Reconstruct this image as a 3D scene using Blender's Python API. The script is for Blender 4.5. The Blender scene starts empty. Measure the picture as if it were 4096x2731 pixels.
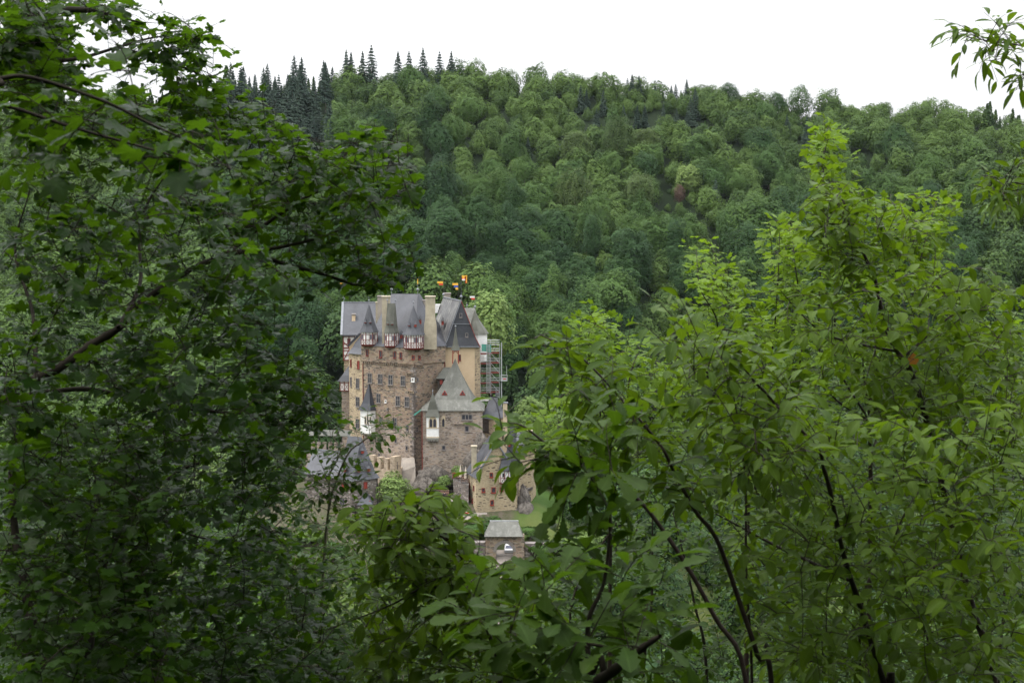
import bpy, bmesh, math, random
import numpy as np
from mathutils import Vector, Matrix

# ---------------------------------------------------------------- camera, sky, sun, exposure
S = bpy.context.scene
COL = S.collection
F, CX, CY = 6120.0, 2048.0, 1365.5            # focal length and centre in pixels of the 4096 wide photo
PITCH = math.atan((CY - 900.0) / F)
cam = bpy.data.cameras.new("camera"); camo = bpy.data.objects.new("camera", cam); COL.objects.link(camo)
cam.sensor_width = 36.0; cam.lens = F / 4096 * 36.0
cam.clip_start = 0.05; cam.clip_end = 9000
camo.rotation_euler = (math.pi / 2 - PITCH, 0, 0)
cam.dof.use_dof = True; cam.dof.focus_distance = 60.0; cam.dof.aperture_fstop = 13.0
S.camera = camo
S.view_settings.view_transform = 'Standard'; S.view_settings.look = 'None'
S.view_settings.gamma = 1.0; S.view_settings.use_curve_mapping = False
S.view_settings.exposure = 0.82
S.cycles.max_bounces = 8; S.cycles.diffuse_bounces = 1; S.cycles.glossy_bounces = 2
S.cycles.transmission_bounces = 4; S.cycles.volume_bounces = 0; S.cycles.transparent_max_bounces = 6

SUN_EL, SUN_AZ = math.radians(62), math.radians(-105)
W = bpy.data.worlds.new("World"); S.world = W; W.use_nodes = True
wn, wl = W.node_tree.nodes, W.node_tree.links
wn.clear()
sky = wn.new('ShaderNodeTexSky'); sky.sky_type = 'NISHITA'; sky.sun_disc = False
sky.sun_elevation = SUN_EL; sky.sun_rotation = SUN_AZ
sky.air_density = 1.6; sky.dust_density = 4.0; sky.ozone_density = 1.0
bw = wn.new('ShaderNodeRGBToBW'); mx = wn.new('ShaderNodeMix'); mx.data_type = 'RGBA'
mx.inputs[0].default_value = 0.86               # a closed white cloud cover
bg = wn.new('ShaderNodeBackground'); bg.inputs[1].default_value = 0.15
ow = wn.new('ShaderNodeOutputWorld')
wl.new(sky.outputs[0], bw.inputs[0]); wl.new(sky.outputs[0], mx.inputs[6]); wl.new(bw.outputs[0], mx.inputs[7])
# overcast luminance: brighter towards the zenith
tcw = wn.new('ShaderNodeTexCoord'); sxw = wn.new('ShaderNodeSeparateXYZ'); wl.new(tcw.outputs['Generated'], sxw.inputs[0])
mrw = wn.new('ShaderNodeMapRange'); mrw.inputs[1].default_value = 0.0; mrw.inputs[2].default_value = 1.0; mrw.inputs[3].default_value = 3.7; mrw.inputs[4].default_value = 15.5
wl.new(sxw.outputs[2], mrw.inputs[0])
hv = wn.new('ShaderNodeMix'); hv.data_type = 'RGBA'; hv.blend_type = 'MULTIPLY'; hv.inputs[0].default_value = 1.0; hv.inputs[7].default_value = (.985, 1.0, 1.03, 1)
wl.new(mrw.outputs[0], hv.inputs[6])
ov = wn.new('ShaderNodeMix'); ov.data_type = 'RGBA'; ov.inputs[0].default_value = .8
wl.new(mx.outputs[2], ov.inputs[6]); wl.new(hv.outputs[2], ov.inputs[7]); wl.new(ov.outputs[2], bg.inputs[0]); wl.new(bg.outputs[0], ow.inputs[0])

sl = bpy.data.lights.new("sun", 'SUN'); sl.energy = 1.1; sl.angle = math.radians(20); sl.color = (1.0, 0.95, 0.88)
so = bpy.data.objects.new("sun", sl); COL.objects.link(so)
# veiled sun high on the left
sd = Vector((math.sin(SUN_AZ) * math.cos(SUN_EL), math.cos(SUN_AZ) * math.cos(SUN_EL), math.sin(SUN_EL)))
so.rotation_euler = sd.to_track_quat('Z', 'Y').to_euler()

# ---------------------------------------------------------------- helpers
cp, sp_ = math.cos(PITCH), math.sin(PITCH)
def P(px, py, Y):
    "the point at depth Y seen at photo pixel (px, py)"
    dx, dz = (px - CX) / F, (CY - py) / F
    d = Vector((dx, cp + dz * sp_, -sp_ + dz * cp))
    return d * (Y / d.y)
def XY(px, Y, py=1600): p = P(px, py, Y); return (p.x, p.y)
def Z(py, Y): return P(CX, py, Y).z
def c1(x, y): return (1300 + x * .35714, 1080 + y * .35714)
def c2(x, y): return (1200 + x * .40816, 1600 + y * .40816)
def c5(x, y): return (1640 + x * .20408, 1400 + y * .20408)
def PX(p):
    v = np.asarray(p); f = v[..., 1] * cp - v[..., 2] * sp_; u = v[..., 1] * sp_ + v[..., 2] * cp
    return CX + F * v[..., 0] / f, CY - F * u / f

def tag(o, label=None, cat=None, group=None, kind=None):
    if label: o['label'] = label
    if cat: o['category'] = cat
    if group: o['group'] = group
    if kind: o['kind'] = kind
    return o
def thing(name, label, cat, loc=(0, 0, 0), group=None):
    o = bpy.data.objects.new(name, None); COL.objects.link(o); o.location = loc
    o.empty_display_size = 0.5
    if name.endswith('_wall'): o['kind'] = 'thing'
    return tag(o, label, cat, group)
def top_loc(o):
    while o.parent: o = o.parent
    return Vector(o.location)

class MB:
    def __init__(s): s.v = []; s.f = []
    def poly(s, *pts):
        i = len(s.v); pts = [tuple(p) for p in pts]; q = []
        for p in pts:
            if not q or (Vector(p) - Vector(q[-1])).length > 1e-5: q.append(p)
        if (Vector(q[0]) - Vector(q[-1])).length < 1e-5: q.pop()
        if len(q) < 3: return
        s.v += q; s.f.append(tuple(range(i, i + len(q))))
    def box(s, c, x, y, z, X=(1, 0, 0), Y=(0, 1, 0), Zv=(0, 0, 1)):
        c = Vector(c); X = Vector(X) * x / 2; Y = Vector(Y) * y / 2; Zv = Vector(Zv) * z / 2
        i = len(s.v)
        for a in (-1, 1):
            for b in (-1, 1):
                for d in (-1, 1): s.v.append(tuple(c + X * a + Y * b + Zv * d))
        for q in ((0, 1, 3, 2), (4, 6, 7, 5), (0, 4, 5, 1), (2, 3, 7, 6), (0, 2, 6, 4), (1, 5, 7, 3)):
            s.f.append(tuple(i + k for k in q))
    def bar(s, a, b, w, d=None, n=None):
        a, b = Vector(a), Vector(b); t = b - a; L = t.length
        if L < 1e-6: return
        t /= L; n = Vector(n) if n is not None else (Vector((0, 0, 1)) if abs(t.z) < .9 else Vector((0, 1, 0)))
        u = t.cross(n); u.normalize(); n = u.cross(t)
        s.box((a + b) / 2, L, w, d or w, t, u, n)
    def loft(s, rings, cap0=True, cap1=True, closed=True):
        i = len(s.v); n = len(rings[0])
        for r in rings: s.v += [tuple(p) for p in r]
        for k in range(len(rings) - 1):
            for j in range(n if closed else n - 1):
                a, b = i + k * n + j, i + k * n + (j + 1) % n
                s.f.append((a, b, b + n, a + n))
        if cap0: s.f.append(tuple(i + j for j in range(n))[::-1])
        if cap1: s.f.append(tuple(i + (len(rings) - 1) * n + j for j in range(n)))
    def lathe(s, c, prof, n=8, a0=0.0, sx=1, sy=1):
        c = Vector(c)
        s.loft([[c + Vector((r * math.cos(a0 + 2 * math.pi * j / n) * sx, r * math.sin(a0 + 2 * math.pi * j / n) * sy, z)) for j in range(n)] for r, z in prof])
    def tube(s, a, b, r, n=6, r2=None):
        a, b = Vector(a), Vector(b); t = (b - a).normalized()
        u = t.cross(Vector((0, 0, 1)) if abs(t.z) < .95 else Vector((1, 0, 0))).normalized(); w = t.cross(u)
        ring = lambda p, rr: [p + (u * math.cos(2 * math.pi * j / n) + w * math.sin(2 * math.pi * j / n)) * rr for j in range(n)]
        s.loft([ring(a, r), ring(b, r if r2 is None else r2)])
    def prism(s, fp, z0, z1):
        s.loft([[(x, y, z0) for x, y in fp], [(x, y, z1) for x, y in fp]])
    def build(s, name, mat, parent=None, smooth=False, fix=True):
        m = bpy.data.meshes.new(name)
        o3 = top_loc(parent) if parent else Vector((0, 0, 0))
        m.from_pydata([tuple(Vector(p) - o3) for p in s.v], [], s.f); m.validate()
        if fix:
            b = bmesh.new(); b.from_mesh(m); bmesh.ops.recalc_face_normals(b, faces=b.faces); b.to_mesh(m); b.free()
        if mat: m.materials.append(mat)
        if smooth: m.polygons.foreach_set('use_smooth', [True] * len(m.polygons))
        o = bpy.data.objects.new(name, m); COL.objects.link(o)
        if parent: o.parent = parent
        return o

# ---------------------------------------------------------------- materials
class NT:
    def __init__(s, name):
        s.m = bpy.data.materials.new(name); s.m.use_nodes = True
        s.n, s.l = s.m.node_tree.nodes, s.m.node_tree.links
        s.bsdf = s.n['Principled BSDF']; s.out = s.n['Material Output']
    def node(s, t, **kw):
        n = s.n.new(t)
        for k, v in kw.items(): setattr(n, k, v)
        return n
    def link(s, a, b): s.l.new(a, b)
    def coord(s, scale):
        tc = s.node('ShaderNodeTexCoord'); mp = s.node('ShaderNodeMapping'); mp.inputs['Scale'].default_value = scale
        s.link(tc.outputs['Object'], mp.inputs[0]); return mp.outputs[0]
    def noise(s, vec, scale, detail=4, rough=.6):
        n = s.node('ShaderNodeTexNoise'); n.inputs['Scale'].default_value = scale
        n.inputs['Detail'].default_value = detail; n.inputs['Roughness'].default_value = rough
        if vec is not None: s.link(vec, n.inputs['Vector'])
        return n.outputs['Fac']
    def ramp(s, fac, stops, interp='LINEAR'):
        r = s.node('ShaderNodeValToRGB'); r.color_ramp.interpolation = interp
        e = r.color_ramp.elements
        while len(e) < len(stops): e.new(.5)
        for k, (p, c) in enumerate(stops):
            e[k].position = p; e[k].color = (c if hasattr(c, '__len__') else (c, c, c)) + (1,) if hasattr(c, '__len__') else (c, c, c, 1)
        s.link(fac, r.inputs[0]); return r.outputs[0]
    def mix(s, fac, a, b, mode='MIX'):
        n = s.node('ShaderNodeMix'); n.data_type = 'RGBA'; n.blend_type = mode
        for v, i in ((fac, 0), (a, 6), (b, 7)):
            if hasattr(v, 'is_linked'): s.link(v, n.inputs[i])
            elif hasattr(v, '__len__'): n.inputs[i].default_value = tuple(v) + (1,)
            else: n.inputs[i].default_value = v
        return n.outputs[2]
    def bump(s, h, strength=.4, dist=.05):
        b = s.node('ShaderNodeBump'); b.inputs['Strength'].default_value = strength; b.inputs['Distance'].default_value = dist
        s.link(h, b.inputs['Height']); s.link(b.outputs[0], s.bsdf.inputs['Normal'])
    def done(s, col=None, rough=.8, spec=.3, metal=0):
        if col is not None:
            if hasattr(col, 'is_linked'): s.link(col, s.bsdf.inputs['Base Color'])
            else: s.bsdf.inputs['Base Color'].default_value = tuple(col) + (1,)
        s.bsdf.inputs['Roughness'].default_value = rough
        s.bsdf.inputs['Specular IOR Level'].default_value = spec
        s.bsdf.inputs['Metallic'].default_value = metal
        return s.m

def stone(name, cols, mortar, mw=.06, size=(1.2, 1.2, 3.1), stain=(.72, 1.12)):
    t = NT(name); v = t.coord(size)
    wob = t.node('ShaderNodeTexNoise'); wob.inputs['Scale'].default_value = .9; t.link(v, wob.inputs['Vector'])
    ad = t.node('ShaderNodeVectorMath', operation='MULTIPLY_ADD'); ad.inputs[1].default_value = (.7, .7, .7)
    t.link(wob.outputs['Color'], ad.inputs[0]); t.link(v, ad.inputs[2]); v = ad.outputs[0]
    vo = t.node('ShaderNodeTexVoronoi'); vo.inputs['Scale'].default_value = 1; t.link(v, vo.inputs['Vector'])
    ve = t.node('ShaderNodeTexVoronoi', feature='DISTANCE_TO_EDGE'); ve.inputs['Scale'].default_value = 1; t.link(v, ve.inputs['Vector'])
    sp = t.node('ShaderNodeSeparateColor'); t.link(vo.outputs['Color'], sp.inputs[0])
    n = len(cols); c = t.ramp(sp.outputs[0], [(k / n + .0, cols[k]) for k in range(n)], 'CONSTANT')
    edge = t.ramp(ve.outputs['Distance'], [(mw * .6, 1.0), (mw * 1.6, 0.0)])
    c = t.mix(edge, c, mortar)
    big = t.noise(t.coord((.22, .22, .16)), 1.0, 6, .65)
    c = t.mix(1.0, c, t.ramp(big, [(.3, stain[0]), (.7, stain[1])]), 'MULTIPLY')
    t.bump(ve.outputs['Distance'], .5, .08)
    return t.done(c, .92, .2)

def slate(name, a, b, streak=None, band=3.2):
    t = NT(name); n1 = t.noise(t.coord((2.5, 2.5, 4)), 1.0, 5, .7)
    n2 = t.noise(t.coord((.35, .35, .12)), 1.0, 5, .6)
    c = t.mix(t.ramp(n1, [(.3, 0.0), (.7, 1.0)]), a, b)
    c = t.mix(1.0, c, t.ramp(n2, [(.3, .68), (.72, 1.3)]), 'MULTIPLY')
    if streak:
        s = t.noise(t.coord((.9, .9, .1)), 1.3, 6, .7)
        c = t.mix(t.ramp(s, [(.5, 0.0), (.66, .8)]), c, streak)
    w = t.node('ShaderNodeTexWave', wave_type='BANDS', bands_direction='Z'); w.inputs['Scale'].default_value = band
    w.inputs['Distortion'].default_value = 1.0; t.link(t.coord((1, 1, 1)), w.inputs['Vector'])
    c = t.mix(1.0, c, t.ramp(w.outputs['Fac'], [(0.0, .84), (.35, 1.05)]), 'MULTIPLY')
    t.bump(n1, .3, .03)
    return t.done(c, .55, .4)

def plain(name, a, b=None, scale=3.0, rough=.7, spec=.3, metal=0, lo=.35, hi=.65):
    t = NT(name)
    if b is None: b = tuple(x * .8 for x in a)
    c = t.mix(t.ramp(t.noise(t.coord((1, 1, 1)), scale, 5, .65), [(lo, 0.0), (hi, 1.0)]), a, b)
    return t.done(c, rough, spec, metal)

M = dict(
    stone=stone('rubble_stone', [(0.279, 0.204, 0.138), (0.181, 0.135, 0.103), (0.336, 0.249, 0.167), (0.230, 0.159, 0.116), (0.113, 0.091, 0.074), (0.279, 0.190, 0.143)], (0.304, 0.251, 0.198)),
    stone_low=stone('pale_rubble_stone', [(0.343, 0.263, 0.195), (0.227, 0.180, 0.138), (0.391, 0.308, 0.233), (0.285, 0.215, 0.165), (0.178, 0.139, 0.113)], (0.357, 0.304, 0.262), .09),
    stone_tan=stone('tan_rubble_stone', [(0.370, 0.284, 0.181), (0.310, 0.241, 0.155), (0.138, 0.107, 0.077), (0.396, 0.310, 0.198), (0.327, 0.258, 0.172)], (.44, .36, .24), .12, (1.2, 1.2, 3.3)),
    stone_dark=stone('dark_rubble_stone', [(.15, .125, .11), (.20, .17, .15), (.11, .095, .09), (.17, .14, .12), (.32, .28, .26)], (.19, .165, .145), .05, (1.5, 1.5, 3.2)),
    stone_wing=stone('yellow_rubble_stone', [(0.372, 0.294, 0.200), (0.270, 0.214, 0.152), (0.409, 0.328, 0.231), (0.316, 0.247, 0.179), (0.195, 0.157, 0.116)], (.48, .38, .25), .09),
    ruin=stone('ruin_stone', [(.50, .40, .29), (.42, .335, .24), (.54, .43, .31), (.32, .255, .185), (.47, .37, .265)], (.52, .42, .31), .06, (1.4, 1.4, 4.0)),
    slate=slate('blue_slate', (0.049, 0.050, 0.059), (0.071, 0.074, 0.084)),
    slate_dark=slate('dark_slate', (0.033, 0.035, 0.043), (0.053, 0.056, 0.065)),
    slate_old=slate('weathered_slate', (0.090, 0.090, 0.075), (0.122, 0.122, 0.104), (0.184, 0.184, 0.164)),
    slate_moss=slate('mossy_slate', (0.070, 0.072, 0.056), (0.100, 0.100, 0.080)),
    slate_streak=slate('streaked_slate', (.095, .092, .102), (.135, .135, .13), (.33, .325, .29)),
    white=plain('white_limewash', (.80, .79, .77), (.70, .69, .66), 1.5),
    beige=plain('beige_render', (.60, .46, .30), (.54, .40, .26), .7),
    cream=plain('cream_render', (.44, .38, .28), (.31, .27, .20), .9),
    grey_render=plain('grey_weathered_render', (.36, .31, .26), (.26, .23, .20), .8),
    red=plain('oxblood_timber', (.20, .035, .025), (.15, .025, .02), 4),
    redsh=plain('red_shutter', (.27, .042, .028), (.21, .034, .024), 4),
    dark=plain('dark_glass', (.035, .035, .045), (.06, .06, .075), 2, .25, .5),
    frame=plain('grey_stone_frame', (.24, .21, .19), (.18, .16, .15), 6),
    buff=plain('buff_sandstone', (.55, .45, .30), (.45, .36, .25), 4),
    lead=plain('lead_sheet', (.22, .23, .25), (.15, .16, .18), 2, .4, .5),
    iron=plain('dark_iron', (.03, .03, .032), (.05, .045, .04), 8, .5, .5),
    gold=plain('gilded_sheet', (.85, .48, .05), (.75, .38, .04), 6, .35, .6),
    vred=plain('red_enamel', (.60, .06, .03), (.5, .05, .03), 6, .4),
    vblue=plain('blue_enamel', (.08, .13, .42), (.07, .1, .35), 6, .4),
    oak=plain('dark_oak', (.035, .028, .022), (.06, .045, .035), 5),
    steel=plain('galvanised_steel', (.48, .49, .50), (.38, .39, .41), 5, .45, .5, .4),
    deck=plain('red_deck_board', (.24, .06, .05), (.19, .05, .045), 4),
    net=plain('green_net', (.10, .34, .27), (.08, .28, .22), 5),
    canvas=plain('beige_canvas', (.62, .54, .44), (.55, .47, .38), 3),
    wood=plain('weathered_bench_wood', (.20, .12, .085), (.14, .085, .065), 5),
    rock=plain('bare_rock', (.17, .15, .13), (.075, .066, .058), 1.6, .95, .15, 0, .38, .6),
    bark=plain('tree_bark', (.022, .018, .013), (.045, .037, .028), 9, .9, .2),
    bark_red=plain('cherry_bark', (.022, .014, .012), (.045, .03, .024), 30, .6, .3),
    bark_pale=plain('pale_twig_bark', (.24, .22, .16), (.16, .14, .10), 30, .8, .2),
    bark_far=plain('forest_bark', (.16, .135, .11), (.10, .085, .07), 2, .9, .2),
    skin=plain('skin', (.45, .27, .19), (.42, .25, .18)),
    navy=plain('navy_jacket', (.012, .016, .05), (.02, .025, .07), 8),
    trouser=plain('dark_trousers', (.03, .03, .04), (.025, .025, .03)),
    hair=plain('brown_hair', (.04, .025, .015), (.06, .04, .025)),
    vwhite=plain('white_car_paint', (.75, .76, .78), (.7, .71, .73), 1, .25, .5),
    glass=plain('car_glass', (.02, .025, .06), (.03, .035, .09), 1, .1, .6),
    tyre=plain('tyre_rubber', (.02, .02, .02)),
)

# ---------------------------------------------------------------- terrain
rs = np.random.RandomState(7)
SKY = [(-600, 395), (200, 372), (560, 330), (800, 286), (1000, 270), (1500, 246), (1950, 248), (2400, 276), (2800, 296), (3000, 336), (3160, 374), (3260, 382), (3400, 364), (3800, 388), (4096, 402), (4800, 440)]
YR = 705.0
def ridge_z(x):
    px = CX + x * F / YR
    return np.interp(px, [a for a, b in SKY], [Z(b, YR) for a, b in SKY]) - 13.0
_ky = [-120, -30, -8, 0, 3, 8, 20, 100, 200, 255, 395, 415]
_kz = [40, 6, -1.2, -1.7, -2.1, -4.6, -10.5, -47, -73, -79, -73, -68]
def wob(x, y, s, seed):
    r = np.random.RandomState(seed); o = 0
    for k in range(5):
        a = r.rand() * 6.28; f = s * (1 + k * .7); o = o + np.sin((x * math.cos(a) + y * math.sin(a)) * f + r.rand() * 6) / (1 + k * .6)
    return o / 3
def terrain(x, y):
    x = np.asarray(x, float); y = np.asarray(y, float)
    b = np.interp(y, _ky, _kz)
    rz = ridge_z(x)
    t = np.clip((y - 415) / (YR - 415), 0, 1)
    hill = -68 + (rz + 68) * (t ** .92) + wob(x, y, .022, 3) * 7 * np.sin(math.pi * np.clip(t, 0, 1)) 
    b = np.where(y > 415, hill, b)
    b = np.where(y > YR, rz - (y - YR) * .12, b)
    b = b + np.where((y > 15) & (y < 415), wob(x, y, .05, 5) * 1.2, 0)
    dx = np.maximum(np.maximum(-40 - x, x - 3), 0); dy = np.maximum(np.maximum(303 - y, y - 345), 0)
    d = np.hypot(dx, dy); m = -55.0 - .40 * d - .0035 * d * d
    z = np.maximum(b, m)
    gx_ = np.clip((4.6 - np.abs(x + 2.4)) / 1.5, 0, 1); gy_ = np.clip((y - 278) / 4, 0, 1) * np.clip((297 - y) / 3, 0, 1)    # level forecourt at the gate
    return z + (np.minimum(z, -62.75) - z) * gx_ * gy_
def gz(x, y): return float(terrain(x, y))

xs = np.concatenate([np.linspace(-1400, -320, 24)[:-1], np.linspace(-320, 320, 129), np.linspace(320, 1400, 24)[1:]])
ys = np.concatenate([np.linspace(-120, 20, 36)[:-1], np.linspace(20, 270, 51)[:-1], np.linspace(270, 360, 46)[:-1], np.linspace(360, 760, 101)[:-1], np.linspace(760, 3000, 16)])
gx, gy = np.meshgrid(xs, ys); gzz = terrain(gx, gy)
gv = np.stack([gx, gy, gzz], -1).reshape(-1, 3); nx, ny = len(xs), len(ys)
ii = (np.arange(ny - 1)[:, None] * nx + np.arange(nx - 1)[None, :]).ravel()
gm = bpy.data.meshes.new('ground'); gm.from_pydata(gv.tolist(), [], np.stack([ii, ii + 1, ii + nx + 1, ii + nx], -1).tolist())
gm.polygons.foreach_set('use_smooth', [True] * len(gm.polygons))
t = NT('meadow_and_forest_floor')
n1 = t.noise(t.coord((.05, .05, .05)), 1, 6, .6); n2 = t.noise(t.coord((1.2, 1.2, 1.2)), 1, 5, .7)
grass = t.mix(t.ramp(n2, [(.3, 0.0), (.7, 1.0)]), (.034, .075, .013), (.058, .10, .022))
grass = t.mix(t.ramp(n1, [(.45, 0.0), (.62, .8)]), grass, (.10, .11, .038))
soil = t.mix(n2, (.012, .016, .008), (.010, .022, .007))
tc = t.node('ShaderNodeTexCoord'); sx = t.node('ShaderNodeSeparateXYZ'); t.link(tc.outputs['Object'], sx.inputs[0])
def step(v, a, b):
    mr = t.node('ShaderNodeMapRange'); mr.inputs[1].default_value = a; mr.inputs[2].default_value = b; t.link(v, mr.inputs[0]); return mr.outputs[0]
gmat = t.mix(step(sx.outputs[1], 385, 410), grass, soil)          # meadow in the valley, leaf litter under the wood
gmat = t.mix(step(sx.outputs[1], 150, 90), gmat, soil)
earth = t.mix(t.ramp(n2, [(.4, 0.0), (.6, 1.0)]), (.095, .080, .060), (.055, .062, .030))          # trodden earth and rock on the castle hill
def mul(a, b):
    q = t.node('ShaderNodeMath', operation='MULTIPLY'); t.link(a, q.inputs[0]); t.link(b, q.inputs[1]); return q.outputs[0]
gmat = t.mix(mul(mul(step(sx.outputs[1], 276, 284), step(sx.outputs[1], 360, 350)), mul(step(sx.outputs[0], 1.5, -.5), step(sx.outputs[2], -64, -61.5))), gmat, earth)
t.bump(n2, .5, .2)
gm.materials.append(t.done(gmat, .95, .1))
go = bpy.data.objects.new('ground', gm); COL.objects.link(go); tag(go, kind='structure')
# ---------------------------------------------------------------- castle helpers
M['pane'] = plain('turret_pane', (.13, .12, .15), (.09, .085, .11), 3, .3, .5)
UP = Vector((0, 0, 1))
class Wall:
    "a vertical wall plane between two plan points; n looks out towards the viewer"
    def __init__(s, a, b):
        s.a = Vector((a[0], a[1], 0)); b = Vector((b[0], b[1], 0))
        s.r = (b - s.a).normalized(); s.n = s.r.cross(UP); s.len = (b - s.a).length
        if s.n.dot(s.a) > 0: s.n = -s.n
    def hit(s, px, py, out=0.0):
        d = P(px, py, 1.0); k = s.n.dot(s.a + s.n * out) / s.n.dot(d); return d * k
def fbox(mb, w, c, ww, hh, depth, out):
    mb.box(Vector(c) + w.n * (out + depth / 2), ww, depth, hh, w.r, w.n, UP)
def window(root, w, px, py, wp, hp, cross=None, fm='frame', pm='dark', fw=.12, label=None, name='window'):
    "a window part with a frame and a pane sub-part, at a photo position on wall w"
    c = w.hit(px, py); ww = (w.hit(px + wp / 2, py) - w.hit(px - wp / 2, py)).length; hh = abs(w.hit(px, py - hp / 2).z - w.hit(px, py + hp / 2).z)
    m = MB()
    for s in (-1, 1):
        fbox(m, w, c + w.r * s * (ww / 2 + fw / 2), fw, hh + 2 * fw, .16, -.04)
        fbox(m, w, c + UP * s * (hh / 2 + fw / 2), ww, fw, .16, -.04)
    fbox(m, w, c - UP * (hh / 2 + fw + .05), ww + 2 * fw + .1, .1, .26, -.04)
    if cross:
        for k in range(1, cross[0]): fbox(m, w, c + w.r * ww * (k / cross[0] - .5), fw * .8, hh, .12, -.04)
        for k in range(1, cross[1]): fbox(m, w, c + UP * hh * (k / cross[1] - .42), ww, fw * .8, .11, -.04)
    o = m.build(name, M[fm], root)
    if label: o['label'] = label
    p = MB(); fbox(p, w, c, ww, hh, .06, -.03); p.build('pane', M[pm], o)
    return o
def timber(mb, w, c0, ww, z0, z1, cols=3, tw=.15, out=.0, brace=True, tiers=(0, .38, .78, 1)):
    "half timbering on a rectangle of wall: c0 is the bottom centre"
    c0 = Vector((c0[0], c0[1], 0)); H = z1 - z0
    for t in tiers: fbox(mb, w, c0 + UP * (z0 + H * t), ww, tw, .07, out)
    for k in range(cols + 1): fbox(mb, w, c0 + w.r * (ww - tw) * (k / cols - .5) + UP * (z0 + H / 2), tw, H, .072, out)
    if brace:
        for k in range(cols):
            a = c0 + w.r * ww * (k / cols - .5) + w.n * (out + .03); b = c0 + w.r * ww * ((k + 1) / cols - .5) + w.n * (out + .03)
            lo, hi = z0 + H * tiers[0], z0 + H * tiers[1]
            mb.bar(a + UP * lo, b + UP * hi, tw * .4, .05, w.n); mb.bar(a + UP * hi, b + UP * lo, tw * .4, .055, w.n)
def finial(root, p, h=1.6, ball=.28, parent=None, name='finial'):
    m = MB(); p = Vector(p)
    m.tube(p - UP * .4, p + UP * h, .07, 6, .03)
    m.lathe(p + UP * (h * .45), [(.02, -ball), (ball * .75, -ball * .6), (ball, 0), (ball * .75, ball * .6), (.02, ball)], 8)
    return m.build(name, M['lead'], parent or root)
def vane(root, p, h, w, hh, mats, tail=1.2, side=-1):
    "a gilded weathervane flag on a rod"
    p = Vector(p); m = MB(); m.tube(p, p + UP * h, .045, 6, .03)
    m.bar(p + UP * (h - .15), p + UP * (h - .12) + Vector((-side * tail, 0, 0)), .09, .05)
    o = m.build('weathervane', M['iron'], root)
    n = len(mats)
    for k, mt in enumerate(mats):
        q = MB(); sh = w * (1 - .28 * k)
        q.box(p + UP * (h - hh * (k + .5) / n) + Vector((side * (sh / 2 + .06), 0, 0)), sh, .05, hh / n - .02)
        q.build('vane_flag', M[mt], o)
    return o
def chimney(root, px0, px1, py0, py1, Y, d=1.1, mat='cream', flare=0, name='chimney'):
    x0, x1 = P(px0, py0, Y).x, P(px1, py0, Y).x; z1, z0 = Z(py0, Y), Z(py1, Y) - .8
    m = MB(); cx, ww = (x0 + x1) / 2, x1 - x0
    r = lambda w_, d_, z: [(cx - w_ / 2, Y - d_ / 2, z), (cx + w_ / 2, Y - d_ / 2, z), (cx + w_ / 2, Y + d_ / 2, z), (cx - w_ / 2, Y + d_ / 2, z)]
    zz = z0 + (z1 - z0) * .62
    m.loft([r(ww + flare, d + flare * .5, z0), r(ww + flare, d + flare * .5, zz - flare * 3.5), r(ww, d, zz), r(ww, d, z1 - .25)])
    o = m.build(name, M[mat], root)
    k = MB(); k.loft([r(ww + .25, d + .25, z1 - .25), r(ww + .3, d + .3, z1 - .05), r(ww + .1, d + .1, z1 + .05)]); k.build('chimney_cap', M['frame' if mat != 'cream' else 'cream'], o)
    return o
def ring(c, r, n, z, a0=0, sx=1, sy=1): return [(c[0] + r * sx * math.cos(a0 + 2 * math.pi * j / n), c[1] + r * sy * math.sin(a0 + 2 * math.pi * j / n), z) for j in range(n)]
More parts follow.
